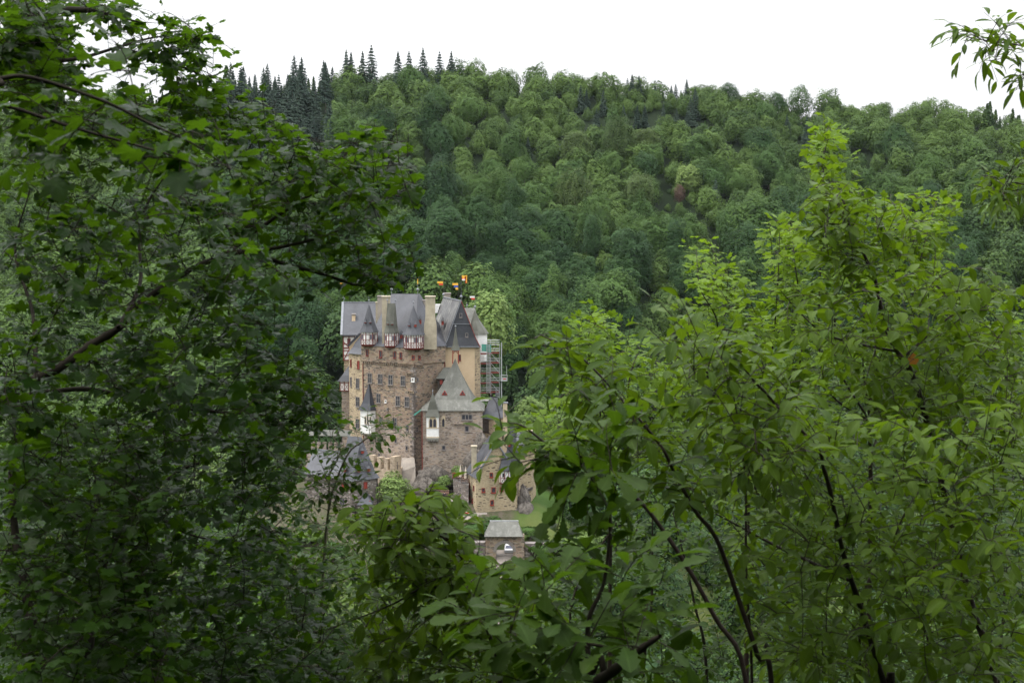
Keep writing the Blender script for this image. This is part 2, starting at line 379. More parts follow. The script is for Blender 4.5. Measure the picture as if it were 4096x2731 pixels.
def turret(root, c, r, z0, z1, zap, n=8, cols=2, ridge=None, roofmat='slate', dorm=()):
    "half timbered corner turret: part with wall, timber, sill, roof, windows, finial as sub-parts"
    a0 = math.pi / 2 + math.pi / n + math.atan2(-c[0], c[1])
    m = MB(); m.loft([ring(c, r, n, z0, a0), ring(c, r, n, z1, a0)])
    T = m.build('turret', M['white'], root)
    tm = MB()
    R = ring(c, r, n, 0, a0)
    for j in range(n):
        p, q = Vector(R[j]), Vector(R[(j + 1) % n]); mid = (p + q) / 2
        w = Wall(p, q); out = Vector((mid.x - c[0], mid.y - c[1], 0)).normalized(); w.n = out
        if out.y > .55: continue
        timber(tm, w, mid, (q - p).length, z0, z1, cols, .075)
        H = z1 - z0
        for k in range(cols):
            if (k + j) % 2 == 0:
                wm = MB(); fbox(wm, w, mid + w.r * (q - p).length * ((k + .5) / cols - .5) + UP * (z0 + H * .58), (q - p).length / cols * .62, H * .33, .05, .005); wm.build('turret_window', M['pane'], T)
    tm.build('timber_frame', M['red'], T)
    s = MB(); s.loft([ring(c, r * .86, n, z0 - .42, a0), ring(c, r * 1.04, n, z0 - .08, a0), ring(c, r * 1.06, n, z0 + .02, a0)]); s.build('turret_sill', M['red'], T)
    H = zap - z1; k = MB()
    if ridge:
        top = [(c[0] + ridge / 2 * math.copysign(min(1, abs(math.cos(a0 + 2 * math.pi * j / n)) * 1.6), math.cos(a0 + 2 * math.pi * j / n)), c[1] + .1 * math.sin(a0 + 2 * math.pi * j / n), zap) for j in range(n)]
        bot = ring(c, r * .92, n, z1 + H * .14, a0)
        midr = [tuple(np.array(bot[j]) * .5 + np.array(top[j]) * .5 + np.array((0, 0, -H * .02))) for j in range(n)]
        k.loft([ring(c, r * 1.17, n, z1 - .12, a0), bot, midr, top])
        ends = [(c[0] - ridge / 2, c[1], zap), (c[0] + ridge / 2, c[1], zap)]
    else:
        k.loft([ring(c, r * 1.2, n, z1 - .15, a0), ring(c, r * 1.0, n, z1 + H * .09, a0), ring(c, r * .83, n, z1 + H * .2, a0), ring(c, r * .66, n, z1 + H * .35, a0), ring(c, .03, n, zap, a0)])
        ends = [(c[0], c[1], zap)]
    k.build('turret_roof', M[roofmat], T)
    for e in ends: finial(root, e, 1.5, .2, T)
    for (px, py, wpx, hpx) in dorm:
        d = MB(); f = P(px, py, c[1] - r * .75); d.box(f, wpx * .053, .5, hpx * .053); d.build('roof_vent', M['redsh'], T)
        e = MB(); q = wpx * .053 * .65; zt = f.z + hpx * .0265
        e.poly((f.x - q, f.y - .35, zt), (f.x + q, f.y - .35, zt), (f.x, f.y, zt + .7)); e.poly((f.x - q, f.y - .35, zt), (f.x, f.y, zt + .7), (f.x, f.y + .9, zt + .7), (f.x - q, f.y + .9, zt)); e.poly((f.x + q, f.y - .35, zt), (f.x + q, f.y + .9, zt), (f.x, f.y + .9, zt + .7), (f.x, f.y, zt + .7))
        e.build('vent_hood', M[roofmat], T)
    return T
def corbels(root, w, px0, py0, px1, py1, n, hgt=.55, mat='stone', name='corbel_table'):
    m = MB()
    for k in range(n + 1):
        t = k / n; c = w.hit(px0 + (px1 - px0) * t, py0 + (py1 - py0) * t)
        fbox(m, w, c - UP * hgt * .2, .2, hgt * .8, .30, -.02)
    a, b = w.hit(px0, py0), w.hit(px1, py1); c = (a + b) / 2
    m.box(c + UP * hgt * .42 + w.n * .17, (b - a).length + .2, .38, hgt * .45, (b - a).normalized(), w.n, UP)
    return m.build(name, M[mat], root)
def cap_roof(m, base, mid, top):
    "roof faces from an eave loop over a flare loop to ridge points given per eave corner"
    n = len(base)
    for j in range(n):
        k = (j + 1) % n
        m.poly(base[j], base[k], mid[k], mid[j]); m.poly(mid[j], mid[k], top[k], top[j])
    m.poly(*base[::-1])
def flare(fp, zb, top, over=.35, up=.22, inn=.36):
    c = Vector((sum(p[0] for p in fp) / len(fp), sum(p[1] for p in fp) / len(fp), 0)); base = []; mid = []
    for p, t in zip(fp, top):
        d = (Vector((p[0], p[1], 0)) - c); d.normalize(); b = Vector((p[0], p[1], zb)) + d * over; base.append(b)
        t = Vector(t); mid.append(Vector((b.x + (t.x - b.x) * inn, b.y + (t.y - b.y) * inn, b.z + (t.z - b.z) * up)))
    return base, mid, [Vector(t) for t in top]

# ================================================================ main stone house
A_, A, B, C_ = XY(1397, 331.5), XY(1450, 328), XY(1655, 320), XY(1779, 326.5)
D_ = (C_[0] + 1.5, 343); E_ = (A[0] + 2.5, 345)
ZE = Z(1388, 324)
main = thing('stone_house', 'tall brown rubble stone castle house with three half-timbered corner turrets under its slate roof', 'castle house', (B[0], B[1], -57))
wA, wB, wW = Wall(A, B), Wall(B, C_), Wall(A_, A)
m = MB(); m.prism([A, B, C_, D_, E_], -60, ZE); m.build('wall', M['stone'], main)
m = MB()                                        # the jettied top storey above the arched frieze
off = lambda p, w1, w2, d: tuple((Vector((p[0], p[1], 0)) + (w1.n + w2.n) * d)[:2])
zc = wA.hit(*c1(660, 1035)).z
fp = [off(A, wA, wA, .14), off(B, wA, wB, .26), off(C_, wB, wB, .14), (C_[0] - 1, C_[1] + 2), (A[0] + 1.2, A[1] + 2)]
m.prism(fp, zc, ZE + .05); m.build('upper_storey', M['stone'], main)
corbels(main, wA, *c1(432, 1022), *c1(993, 1062), 26, .62)
corbels(main, wB, *c1(1003, 1066), *c1(1085, 1072), 5, .62)
corbels(main, wA, *c1(925, 1160), *c1(993, 1166), 4, .5); corbels(main, wA, *c1(938, 1362), *c1(993, 1364), 3, .5)
corbels(main, wA, *c1(695, 898), *c1(745, 902), 3, .5); corbels(main, wA, *c2(1055, 560), *c2(1115, 570), 3, .6, 'stone_low')
# lower, paler half of the wall with its quoins
m = MB(); fq = [off(A, wA, wA, .03), off(B, wA, wB, .035), off(C_, wB, wB, .03), (C_[0] - 1, C_[1] + 2), (A[0] + 1, A[1] + 2)]
m.prism(fq, -60, wA.hit(*c2(800, 260)).z); m.build('lower_wall', M['stone_low'], main)
m = MB(); z = -58.0
while z < zc - .6:
    for w, L in ((wA, .9 if int(z / .5) % 2 else .5), (wB, .5 if int(z / .5) % 2 else .9)):
        c = Vector((B[0], B[1], z)) + (w.r if w is wB else -w.r) * L / 2; fbox(m, w, c, L, .44, .1, 0)
    z += .5
m.build('corner_quoin', M['stone_dark'], main)
R1, R2 = P(1566, 1175, 334.5), P(1671, 1176, 331.5); R2b = (R2.x + .3, R2.y + 2, R2.z); R1b = (R1.x, R1.y + 2, R1.z)
m = MB(); b_, mi, tp = flare([A, B, C_, D_, E_], ZE + .1, [R1, R2, R2, R2b, R1b], .55)
cap_roof(m, b_, mi, tp); m.build('roof', M['slate'], main)
for p in (R1, R2): finial(main, p, 2.2, .32)
m = MB(); q = R2 + UP * 2.2; m.box(q + UP * .5, .16, .05, 1.1); m.build('weathervane', M['gold'], main)
# windows of the facade (photo positions on the crops)
for x, y, w_, h_ in ((475, 925, 18, 60), (625, 940, 22, 68), (783, 950, 20, 60), (850, 955, 18, 60)): window(main, Wall(fp[0], fp[1]), *c1(x, y), w_ * .357, h_ * .357, None, 'red', 'dark', .1)
for x, y, w_, h_ in ((990, 978, 20, 34), (1056, 978, 16, 32)): window(main, Wall(fp[0], fp[1]) if x < 1000 else Wall(fp[1], fp[2]), *c1(x, y), w_ * .357, h_ * .357, None, 'redsh', 'dark', .12)
for x, y, w_, h_ in ((505, 1210, 38, 98), (620, 1220, 42, 102), (736, 1228, 42, 102), (875, 1240, 42, 102), (600, 1435, 38, 96), (818, 1465, 40, 104), (920, 1475, 42, 104)):
    window(main, wA, *c1(x, y), w_ * .357, h_ * .357, (2, 2), 'frame', 'dark', .14)
window(main, wA, *c1(985, 1228), 7, 10, None, 'white', 'dark', .16); window(main, wB, *c1(1035, 1225), 4, 13, None, 'frame', 'dark', .08)
window(main, wA, *c1(680, 1468), 4, 8, None, 'white', 'dark', .08)
lw = Wall(fq[0], fq[1])
for x, y, w_, h_, cr in ((793, 205, 22, 78, (2, 1)), (928, 220, 36, 90, (2, 2)), (1053, 272, 18, 54, None), (940, 395, 16, 36, None), (1047, 468, 16, 36, None), (788, 392, 14, 26, None), (687, 378, 14, 26, None), (858, 88, 8, 20, None), (777, 533, 8, 22, None)):
    window(main, lw, *c2(x, y), w_ * .408, h_ * .408, cr, 'frame', 'dark', .1)
window(main, Wall(fq[1], fq[2]), *c2(1145, 285), 7, 16, None, 'frame', 'dark', .1)
# turrets
def TZ(y, Y): return Z(c1(0, y)[1], Y)
for (x, hw, yt, yb, yap, n, cols, rg, mt, dm) in ((500, 98, 688, 832, 375, 8, 2, None, 'slate', [(*c1(450, 588), 9, 3), (*c1(507, 588), 9, 3)]), (750, 82, 700, 848, 372, 8, 2, 1.7, 'slate_moss', [(*c1(703, 606), 9, 3), (*c1(753, 608), 9, 3)]), (996, 112, 718, 872, 395, 12, 2, None, 'slate', [(*c1(1013, 622), 9, 10), (*c1(940, 622), 9, 3)])):
    px = c1(x, 0)[0]; Yf = wA.hit(px, 1385).y + .3; Yt = Yf - hw * .357 * .053 * .6
    turret(main, XY(px, Yf), hw * .357 * Yf / F, TZ(yb, Yt), TZ(yt, Yt), TZ(yap, Yf), n, cols, rg, mt, dm)
# chimneys
chimney(main, *(c1(640, 0)[0], c1(728, 0)[0]), c1(0, 292)[1], c1(0, 826)[1], wA.hit(1540, 1380).y + 1.4, 1.3, 'cream')
chimney(main, c1(590, 0)[0], c1(655, 0)[0], c1(0, 288)[1], c1(0, 560)[1], 333.5, 1.3, 'grey_render')
chimney(main, c1(570, 0)[0], c1(592, 0)[0], c1(0, 358)[1], c1(0, 560)[1], 334.5, 1.0, 'cream')
chimney(main, c1(1126, 0)[0], c1(1232, 0)[0], c1(0, 292)[1], c1(0, 842)[1], 322.3, 1.6, 'cream', .6)
chimney(main, c1(1097, 0)[0], c1(1124, 0)[0], c1(0, 335)[1], c1(0, 500)[1], 333, 1.2, 'grey_render')
# dormers on the main roof
def dormer(root, px, py, Y, w_=.5, h_=.9, mat='slate', body='redsh'):
    p = P(px, py, Y); m = MB(); m.box(p + Vector((0, .8, 0)), w_, 2.0, h_); o = m.build('dormer', M[body], root)
    e = MB(); z = p.z + h_ / 2; q = w_ * .75; f = p.y - .4; k = p.y + 1.9; a = h_ * 1.0
    e.poly((p.x - q, f, z), (p.x + q, f, z), (p.x, f + .15, z + a)); e.poly((p.x - q, f, z), (p.x, f + .15, z + a), (p.x, k, z + a), (p.x - q, k, z)); e.poly((p.x + q, f, z), (p.x + q, k, z), (p.x, k, z + a), (p.x, f + .15, z + a))
    e.build('dormer_roof', M[mat], o); return o
dormer(main, *c1(852, 745), 323.8, .5, .8); dormer(main, *c1(1063, 580), 324.5, .45, .9)
m = MB(); e0 = wB.hit(*c1(1337, 880)); m.tube(e0 + wB.n * .1, (e0.x, e0.y - .1, -45), .09, 6); m.build('downpipe', M['red'], main); m = MB(); e0 = wA.hit(1452, 1400); m.tube(e0 + wA.n * .12, (e0.x, e0.y - .1, -50), .09, 6)
m.build('downpipe', M['red'], main)
# ---- left wing of the main house
wing = thing('stone_wing', 'narrow yellowish stone wing with lean-to slate roof, left of the brown house', 'castle wing', (A_[0], A_[1], -57))
zw = wW.hit(*c1(340, 938)).z
m = MB(); wfp = [A_, (A[0], A[1] + .02), (A[0] + 1.5, 341), (A_[0] + 2, 341)]; m.prism(wfp, -60, zw); m.build('wall', M['stone_wing'], wing)
m = MB(); a, b = Vector((A_[0] - .3, A_[1] - .4, zw)), Vector((A[0] + .1, A[1] - .45, zw)); tz = Z(c1(0, 720)[1], 334)
t0, t1 = P(*c1(385, 718), 335), P(*c1(425, 718), 333)
m.loft([[a, b, (b.x + 1, b.y + 6, zw), (a.x + 1, a.y + 7, zw)], [a + (t0 - a) * .45 + UP * -.5, b + (t1 - b) * .4 + UP * -.5, (b.x + 1, b.y + 6, zw + 2.2), (a.x + 1.5, a.y + 7, zw + 2.2)], [t0, t1, (t1.x + .5, t1.y + 3, t1.z), (t0.x + .5, t0.y + 3, t0.z)]])
m.build('lean_to_roof', M['slate'], wing)
m = MB(); g = [P(*c1(272, 850), 333.6), P(*c1(400, 715), 333.6), P(*c1(405, 900), 333.6), P(*c1(275, 925), 333.6)]
m.loft([g, [p + Vector((.6, 1.6, 0)) for p in g]]); m.build('gable_wall', M['beige'], wing)
m = MB(); m.bar(P(*c1(258, 850), 333), P(*c1(395, 712), 333), .22, .5); m.build('verge', M['slate_dark'], wing)
for x, y, w_, h_, cr, pm, fm in ((375, 1060, 16, 78, None, 'redsh', 'red'), (367, 1268, 30, 104, (2, 2), 'dark', 'frame'), (367, 1475, 34, 102, (2, 2), 'dark', 'frame'), (293, 1250, 9, 96, None, 'dark', 'frame'), (292, 1040, 6, 70, None, 'redsh', 'red'), (366, 1720, 34, 100, (2, 2), 'dark', 'frame')):
    window(wing, wW, *c1(x, y), w_ * .357, h_ * .357, cr, fm, pm, .1)

# ---- white oriel on the facade
ori = MB(); oc = lw.hit(*c2(686, 200)); wl_ = .408 * 68 * .053
def oriel_ring(c, r, d, z, w): return [tuple((c - w.r * r + UP * 0 - w.n * .1))[:2] + (z,), tuple(c - w.r * r * .98 + w.n * d)[:2] + (z,), tuple(c + w.r * r * .98 + w.n * d)[:2] + (z,), tuple(c + w.r * r - w.n * .1)[:2] + (z,)]
zt, zb = lw.hit(*c2(686, 88)).z, lw.hit(*c2(686, 318)).z
ori.loft([oriel_ring(oc, wl_ * .8, .5, zb - .6, lw), oriel_ring(oc, wl_, 1.5, zb, lw), oriel_ring(oc, wl_, 1.5, zt, lw)])
oro = ori.build('oriel', M['white'], main)
k = MB(); zo = lw.hit(*c1(515, 1278)).z
k.loft([oriel_ring(oc, wl_ * 1.18, 1.9, zt - .1, lw), oriel_ring(oc, wl_ * .78, 1.3, zt + 1.3, lw), oriel_ring(oc, .05, .3, zo, lw)]); k.build('oriel_roof', M['slate_dark'], oro)
wo = Wall((oc + lw.n * 1.5 - lw.r)[:2], (oc + lw.n * 1.5 + lw.r)[:2])
for (x, y, h) in ((642, 195, 62), (665, 188, 90), (690, 195, 62)):
    k = MB(); kk = MB(); c = wo.hit(*c2(x, y)); fbox(k, wo, c, .52, h * .408 * .053 + .25, .06, 0); fbox(kk, wo, c, .34, h * .408 * .053, .09, 0)
    k.build('oriel_surround', M['buff'], oro); kk.build('oriel_window', M['dark'], oro)
k = MB(); fbox(k, wo, wo.hit(*c2(688, 242)), wl_ * 2.02, .18, .1, 0)
for j in range(4): fbox(k, wo, oc + lw.n * 1.2 + lw.r * wl_ * (j / 1.5 - 1) * .9 + UP * (zb - .35 - oc.z), .28, .6, .25, -.9)
k.build('oriel_corbel', M['frame'], oro)

# ================================================================ left rear house
rear = thing('slate_roofed_house', 'castle house with a broad slate gable roof and red half-timbered end, rear left', 'castle house', (XY(1385, 345)[0], 345, -57))
g0, g1 = P(*c1(203, 372), 346), P(*c1(575, 368), 346); e0, e1 = P(*c1(188, 738), 339), P(*c1(430, 735), 339)
e1 = Vector((g1.x + .5, 339, e0.z)); bk = 14
m = MB(); zr = g0.z
m.loft([[(e0.x + .4, 339.6, -60), (e1.x, 339.6, -60), (e1.x, 352, -60), (e0.x + .4, 352, -60)], [(e0.x + .4, 339.6, Z(c1(0, 1010)[1], 339)), (e1.x, 339.6, Z(c1(0, 1010)[1], 339)), (e1.x, 352, Z(c1(0, 1010)[1], 339)), (e0.x + .4, 352, Z(c1(0, 1010)[1], 339))]])
m.build('wall', M['stone_wing'], rear)
zt = e0.z + .1; zb = Z(c1(0, 1010)[1], 339)
m = MB(); m.loft([[(e0.x + .3, 339.4, zb), (e1.x, 339.4, zb), (e1.x, 352.1, zb), (e0.x + .3, 352.1, zb)], [(e0.x + .2, 339.4, zt), (e1.x, 339.4, zt), (e1.x, 352.1, zt), (e0.x + .2, 352.1, zt)]]); m.build('plaster_wall', M['white'], rear)
m = MB(); wr = Wall((e0.x + .2, 339.4), (e0.x + 6, 339.4)); 
timber(m, wr, (e0.x + 1.55, 339.4), 2.7, (zt + zb) / 2, zt, 2, .2, 0, False, (0, .3, .9, 1)); timber(m, wr, (e0.x + 1.55, 339.4), 2.7, zb, (zt + zb) / 2 - .1, 2, .2, 0, False, (0, .4, .8, 1))
for a, b in ((0.1, 1.3), ):
    m.bar((e0.x + a + .2, 339.33, zt - 1.4), (e0.x + b + .3, 339.33, (zt + zb) / 2), .18, .06, (0, -1, 0)); m.bar((e0.x + b + .3, 339.33, (zt + zb) / 2 - .3), (e0.x + a + .3, 339.33, zb + .2), .18, .06, (0, -1, 0))
m.build('timber_frame', M['red'], rear)
window(rear, wr, *c1(268, 795), 9, 16, None, 'red', 'dark', .12)
m = MB(); th = .25
m.loft([[(e0.x, e0.y - .3, e0.z), (e1.x + 2, e0.y - .3, e0.z), (g1.x + 2, g0.y, zr), (g0.x, g0.y, zr)], [(e0.x, e0.y - .3, e0.z + th), (e1.x + 2, e0.y - .3, e0.z + th), (g1.x + 2, g0.y, zr + th), (g0.x, g0.y, zr + th)]])
m.loft([[(e0.x, 353, e0.z), (e1.x + 2, 353, e0.z), (g1.x + 2, g0.y, zr), (g0.x, g0.y, zr)], [(e0.x, 353, e0.z + th), (e1.x + 2, 353, e0.z + th), (g1.x + 2, g0.y, zr + th), (g0.x, g0.y, zr + th)]])
m.build('roof', M['slate'], rear)
m = MB(); m.bar((e0.x - .05, e0.y - .3, e0.z + .15), (g0.x - .05, g0.y, zr + .15), .5, .5); m.bar((g0.x, g0.y, zr + .28), (g1.x + 2, g0.y, zr + .28), .3, .16); m.build('ridge_sheet', M['lead'], rear)
finial(rear, (g0.x + .1, g0.y, zr + .2), 2, .28)
vane(rear, (g0.x + .1, g0.y, zr + 2), 2.6, .75, .3, ('gold', 'vred'), .9, -1)
o = chimney(rear, c1(303, 0)[0], c1(340, 0)[0], c1(0, 490)[1], c1(0, 560)[1], 342.2, .9, 'beige')
# half-timbered bay at its left
bay = MB(); bx0, bx1 = P(*c1(165, 1300), 337).x, P(*c1(268, 1300), 337).x
def bz(y): return Z(c1(0, y)[1], 337)
bay.box(((bx0 + bx1) / 2, 338.5, (bz(1245) + bz(1350)) / 2), bx1 - bx0, 3, bz(1245) - bz(1350)); bo = bay.build('bay', M['white'], rear)
k = MB(); k.box(((bx0 + bx1) / 2 + .15, 338.7, (bz(1350) - 60) / 2), bx1 - bx0 - .4, 2.6, bz(1350) + 60); k.build('bay_base', M['stone_low'], bo)
k = MB(); wb = Wall((bx0, 337), (bx1, 337)); timber(k, wb, ((bx0 + bx1) / 2, 337), bx1 - bx0, bz(1350), bz(1245), 2, .15, 0, True, (0, .8, 1)); k.build('timber_frame', M['red'], bo)
k = MB(); s = [(bx0 - .5, 336.6, bz(1245)), (bx1 + .1, 336.6, bz(1245)), (bx1 + .1, 340, bz(1245)), (bx0 - .5, 340, bz(1245))]
k.loft([s, [(bx0 + .5, 337.4, bz(1180)), (bx1 + .1, 337.4, bz(1180)), (bx1 + .1, 340, bz(1180)), (bx0 + .5, 340, bz(1180))], [(bx1 - .35, 339.3, bz(1088)), (bx1 + .1, 339.3, bz(1088)), (bx1 + .1, 340, bz(1088)), (bx1 - .35, 340, bz(1088))]]); k.build('bay_roof', M['slate'], bo)

# ================================================================ plastered tower
tow = thing('plastered_tower', 'beige plastered tower house with a steep slate-hung gable and red verge, beside the scaffolding', 'castle tower', (XY(1848, 328)[0], 328, -57))
f0, f1 = Vector((*XY(1779, 328), 0)), Vector((*XY(1919, 328), 0)); ax = Vector((-4.6, 17.5, 0)); k0, k1 = f0 + ax, f1 + ax
ze = Z(c1(0, 860)[1], 328)
m = MB(); m.prism([f0[:2], f1[:2], k1[:2], k0[:2]], -60, ze); m.build('wall', M['beige'], tow)
wt = Wall(f0[:2], f1[:2])
m = MB(); q0 = P(*c1(1678, 1100), 328).x; m.box(((q0 + f1.x) / 2 + .02, 328.2, (ze - 60) / 2), f1.x - q0 + .06, .5, ze + 60 - .02); m.build('corner_quoin', M['stone_wing'], tow)
ap = P(*c1(1525, 348), 328.2); ap2 = ap + ax; zm = Z(c1(0, 605)[1], 328); 
l2, r2 = P(*c1(1432, 605), 327.9), P(*c1(1625, 605), 327.9)
lb, rb = P(*c1(1338, 862), 327.5), P(*c1(1737, 862), 327.5)
lm, rm = P(*c1(1385, 750), 327.8), P(*c1(1685, 760), 327.8)
m = MB(); m.poly(lb, rb, rm, lm); m.poly(lm, rm, r2, l2); m.poly(l2, r2, ap); m.loft([[lb, rb, rm, r2, ap, l2, lm], [p + Vector((-.3, .8, 0)) for p in (lb, rb, rm, r2, ap, l2, lm)]]); m.build('slate_gable', M['slate_dark'], tow)
m = MB()
for a, b in ((lb, lm), (lm, l2), (l2, ap)): m.poly(a, b, b + ax, a + ax)
for a, b in ((rb, rm), (rm, r2), (r2, ap)): m.poly(b, a, a + ax, b + ax)
m.poly(*[p + ax for p in (lb, lm, l2, ap, r2, rm, rb)]); m.build('roof', M['slate_streak'], tow)
m = MB()
for a, b in ((rb, rm), (rm, r2), (r2, ap)): m.bar(a + Vector((.05, -.08, 0)), b + Vector((.05, -.08, 0)), .14, .3, (0, 1, 0))
m.build('verge_board', M['red'], tow)
m = MB()
for a, b in ((lb, lm), (lm, l2), (l2, ap)): m.bar(a + Vector((-.04, -.06, 0)), b + Vector((-.04, -.06, 0)), .16, .3, (0, 1, 0))
m.bar(lb + Vector((0, -.06, .05)), rb + Vector((0, -.06, .05)), .14, .2); m.bar(l2 + Vector((0, -.1, 0)), r2 + Vector((0, -.1, 0)), .12, .12); m.bar(ap + UP * .06, ap2 + UP * .06, .35, .14)
m.build('lead_flashing', M['lead'], tow)
wg = Wall((f0.x, 327.85), (f1.x, 327.85))
window(tow, wg, *c1(1521, 508), 7, 13, None, 'frame', 'dark', .1); window(tow, wg, *c1(1588, 728), 7, 13, None, 'frame', 'dark', .1)
window(tow, wt, *c1(1506, 980), 8, 21, None, 'red', 'dark', .1)
dormer(tow, *c1(1316, 592), 333.6, .5, .9, 'slate_streak')
finial(tow, ap, 2.2, .32); finial(tow, ap2, 1.4, .28)
p0 = ap + UP * 2
vn = MB(); vn.tube(p0, p0 + UP * 4.0, .07, 6, .04); vn.bar(p0 + UP * 3.5, p0 + UP * 3.55 + Vector((-1.6, 0, 0)), .12, .05); vo = vn.build('weathervane', M['iron'], tow)
q = MB(); q.box(p0 + UP * 3.0 + Vector((.7, 0, 0)), 1.1, .05, .95); q.box(p0 + UP * 2.6 + Vector((1.1, 0, 0)), .4, .05, 1.5); q.build('vane_flag', M['vred'], vo)
q = MB(); q.box(p0 + UP * 3.4 + Vector((.75, 0, 0)), 1.15, .07, .2); q.box(p0 + UP * 2.6 + Vector((1.15, 0, 0)), .18, .07, 1.3); q.box(p0 + UP * 3.1 + Vector((.5, 0, 0)), .5, .07, .4); q.build('vane_gilding', M['gold'], vo)
q = MB(); q.lathe(p0 + UP * 2.6 + Vector((.55, 0, 0)), [(.02, -.3), (.25, -.22), (.36, 0), (.3, .1), (.02, .11)], 10); q.build('vane_shield', M['white'], vo)
vane(tow, ap2 + UP * 1, 2.6, 1.3, .9, ('gold', 'vred'), .8, -1)
vane(tow, P(*c1(1494, 290), 345), 2.9, 1.3, 1.5, ('gold', 'vblue', 'gold'), .7, -1)
chimney(tow, c1(1325, 0)[0], c1(1404, 0)[0], c1(0, 258)[1], c1(0, 320)[1], 348, 1.4, 'grey_render')
m = MB(); q = [P(*c1(1228, 385), 345), P(*c1(1290, 385), 345), P(*c1(1260, 480), 345), P(*c1(1228, 480), 345)]; m.loft([q, [p + Vector((.3, 1.5, 0)) for p in q]]); m.build('plaster_gable', M['white'], tow)
# corner turret and roof behind it, on the right
cc = XY(c1(1718, 0)[0], 336); m = MB(); m.loft([ring(cc, 1.95, 8, Z(c1(0, 1020)[1], 336)), ring(cc, 1.95, 8, Z(c1(0, 705)[1], 336))]); ct = m.build('corner_turret', M['white'], tow)
m = MB(); zz = Z(c1(0, 712)[1], 336); za = Z(c1(0, 450)[1], 336); cr_ = XY(c1(1690, 0)[0], 336.4)
m.loft([ring(cc, 2.35, 8, zz), ring(cc, 1.9, 8, zz + (za - zz) * .14), ring(cr_, .95, 8, zz + (za - zz) * .55), ring(XY(c1(1680, 0)[0], 336.4), .04, 8, za)]); m.build('turret_roof', M['slate_moss'], ct)
tp_ = Vector((*XY(c1(1682, 0)[0], 336.4), za)); finial(tow, tp_, 1.6, .3, ct)
m = MB(); hx0, hx1 = P(*c1(1560, 500), 340).x, P(*c1(1690, 500), 340).x; zq = Z(c1(0, 424)[1], 342); z2 = Z(c1(0, 712)[1], 338)
m.loft([[(hx0, 337.5, z2), (hx1 + .9, 337.5, z2), (hx1 + .9, 346, z2), (hx0, 346, z2)], [(hx0, 341.6, zq), (hx1 - .2, 341.6, zq), (hx1 - .2, 342, zq), (hx0, 342, zq)]]); m.build('rear_roof', M['slate_old'], tow)
m = MB(); m.box(((hx0 + hx1) / 2 + .3, 342, (z2 - 60) / 2), hx1 - hx0 + 1, 8, 60 + z2); m.build('rear_wall', M['beige'], tow)
finial(tow, P(*c1(1590, 424), 342), 1.3, .2)
vane(tow, tp_ + UP * 1.2, 1.9, 1.1, .8, ('white', 'vred'), .9, -1)

# ================================================================ chapel house
cha = thing('chapel_house', 'rubble stone chapel house with a big mossy pyramid roof, belfry and white oriel', 'chapel', (XY(1810, 316)[0], 316, -54))
h0, h1 = Vector((*XY(1687, 314), 0)), Vector((*XY(1930, 314), 0))
zk = Z(1642, 314); wk = Wall(h0[:2], h1[:2])
m = MB(); m.prism([h0[:2], h1[:2], (h1.x - .2, 325), (h0.x, 325)], -60, zk); m.build('wall', M['stone_low'], cha)
apx = P(1821, 1432, 318.5)
m = MB(); fpk = [(h0.x, 314), ((h0.x + h1.x) / 2, 313.9), (h1.x, 314), (h1.x, 325), (h0.x, 325)]
ek = .35; Rg = []
for fz, fi in ((0, 0), (.2, .345), (.42, .56), (.72, .81), (1, 1)):
    Rg.append([Vector((x + (-ek if x < -15 else (ek if x > -8 else 0)) * (1 - fi), y + (-.45 if y < 320 else 0) * (1 - fi), zk)).lerp(Vector((apx.x, apx.y, zk)), fi) + UP * (apx.z - zk) * fz for x, y in fpk])
m.loft(Rg); m.build('roof', M['slate_old'], cha)
m = MB()
for px, py in (c1(1340, 1378), c1(1540, 1378)):
    p = P(px, py, 316.0); m.poly(p + Vector((-.55, -.3, -.35)), p + Vector((.55, -.3, -.35)), p + Vector((0, -.3, .55))); 
    m.loft([[p + Vector((-.6, -.35, -.35)), p + Vector((.6, -.35, -.35)), p + Vector((0, -.35, .6))], [p + Vector((-.6, 1, -.35)), p + Vector((.6, 1, -.35)), p + Vector((0, 1, .6))]])
m.build('triangle_dormer', M['redsh'], cha)
m = MB()
for px, py in (c1(1340, 1380), c1(1540, 1380)):
    p = P(px, py, 315.6); m.poly(p + Vector((-.25, 0, -.12)), p + Vector((.25, 0, -.12)), p + Vector((0, 0, .35)))
m.build('dormer_opening', M['dark'], cha)
# belfry
bz0, bz1, bz2 = Z(c1(0, 1005)[1], 318), Z(c1(0, 902)[1], 318), Z(c1(0, 655)[1], 318)
bx = P(*c1(1462, 950), 318).x; m = MB()
for dx in (-.62, .62):
    for dy in (-.62, .62): m.bar((bx + dx, 318.5 + dy, bz0 - .8), (bx + dx * .9, 318.5 + dy * .9, bz1), .16)
for dx in (-1, 1):
    m.bar((bx + dx * .6, 317.9, bz1 - .7), (bx, 317.9, bz1 - .1), .12)
m.box((bx, 318.5, bz1 - .08), 1.5, 1.5, .16); bf = m.build('belfry', M['redsh'], cha)
m = MB(); m.loft([ring((bx, 318.5), .98, 6, bz1), ring((bx, 318.5), .62, 6, bz1 + 1.1), ring((bx, 318.5), .36, 6, bz1 + 2.6), ring((bx, 318.5), .1, 6, bz2)]); m.build('spire', M['slate_moss'], bf); finial(cha, (bx, 318.5, bz2), 1.0, .2, bf)
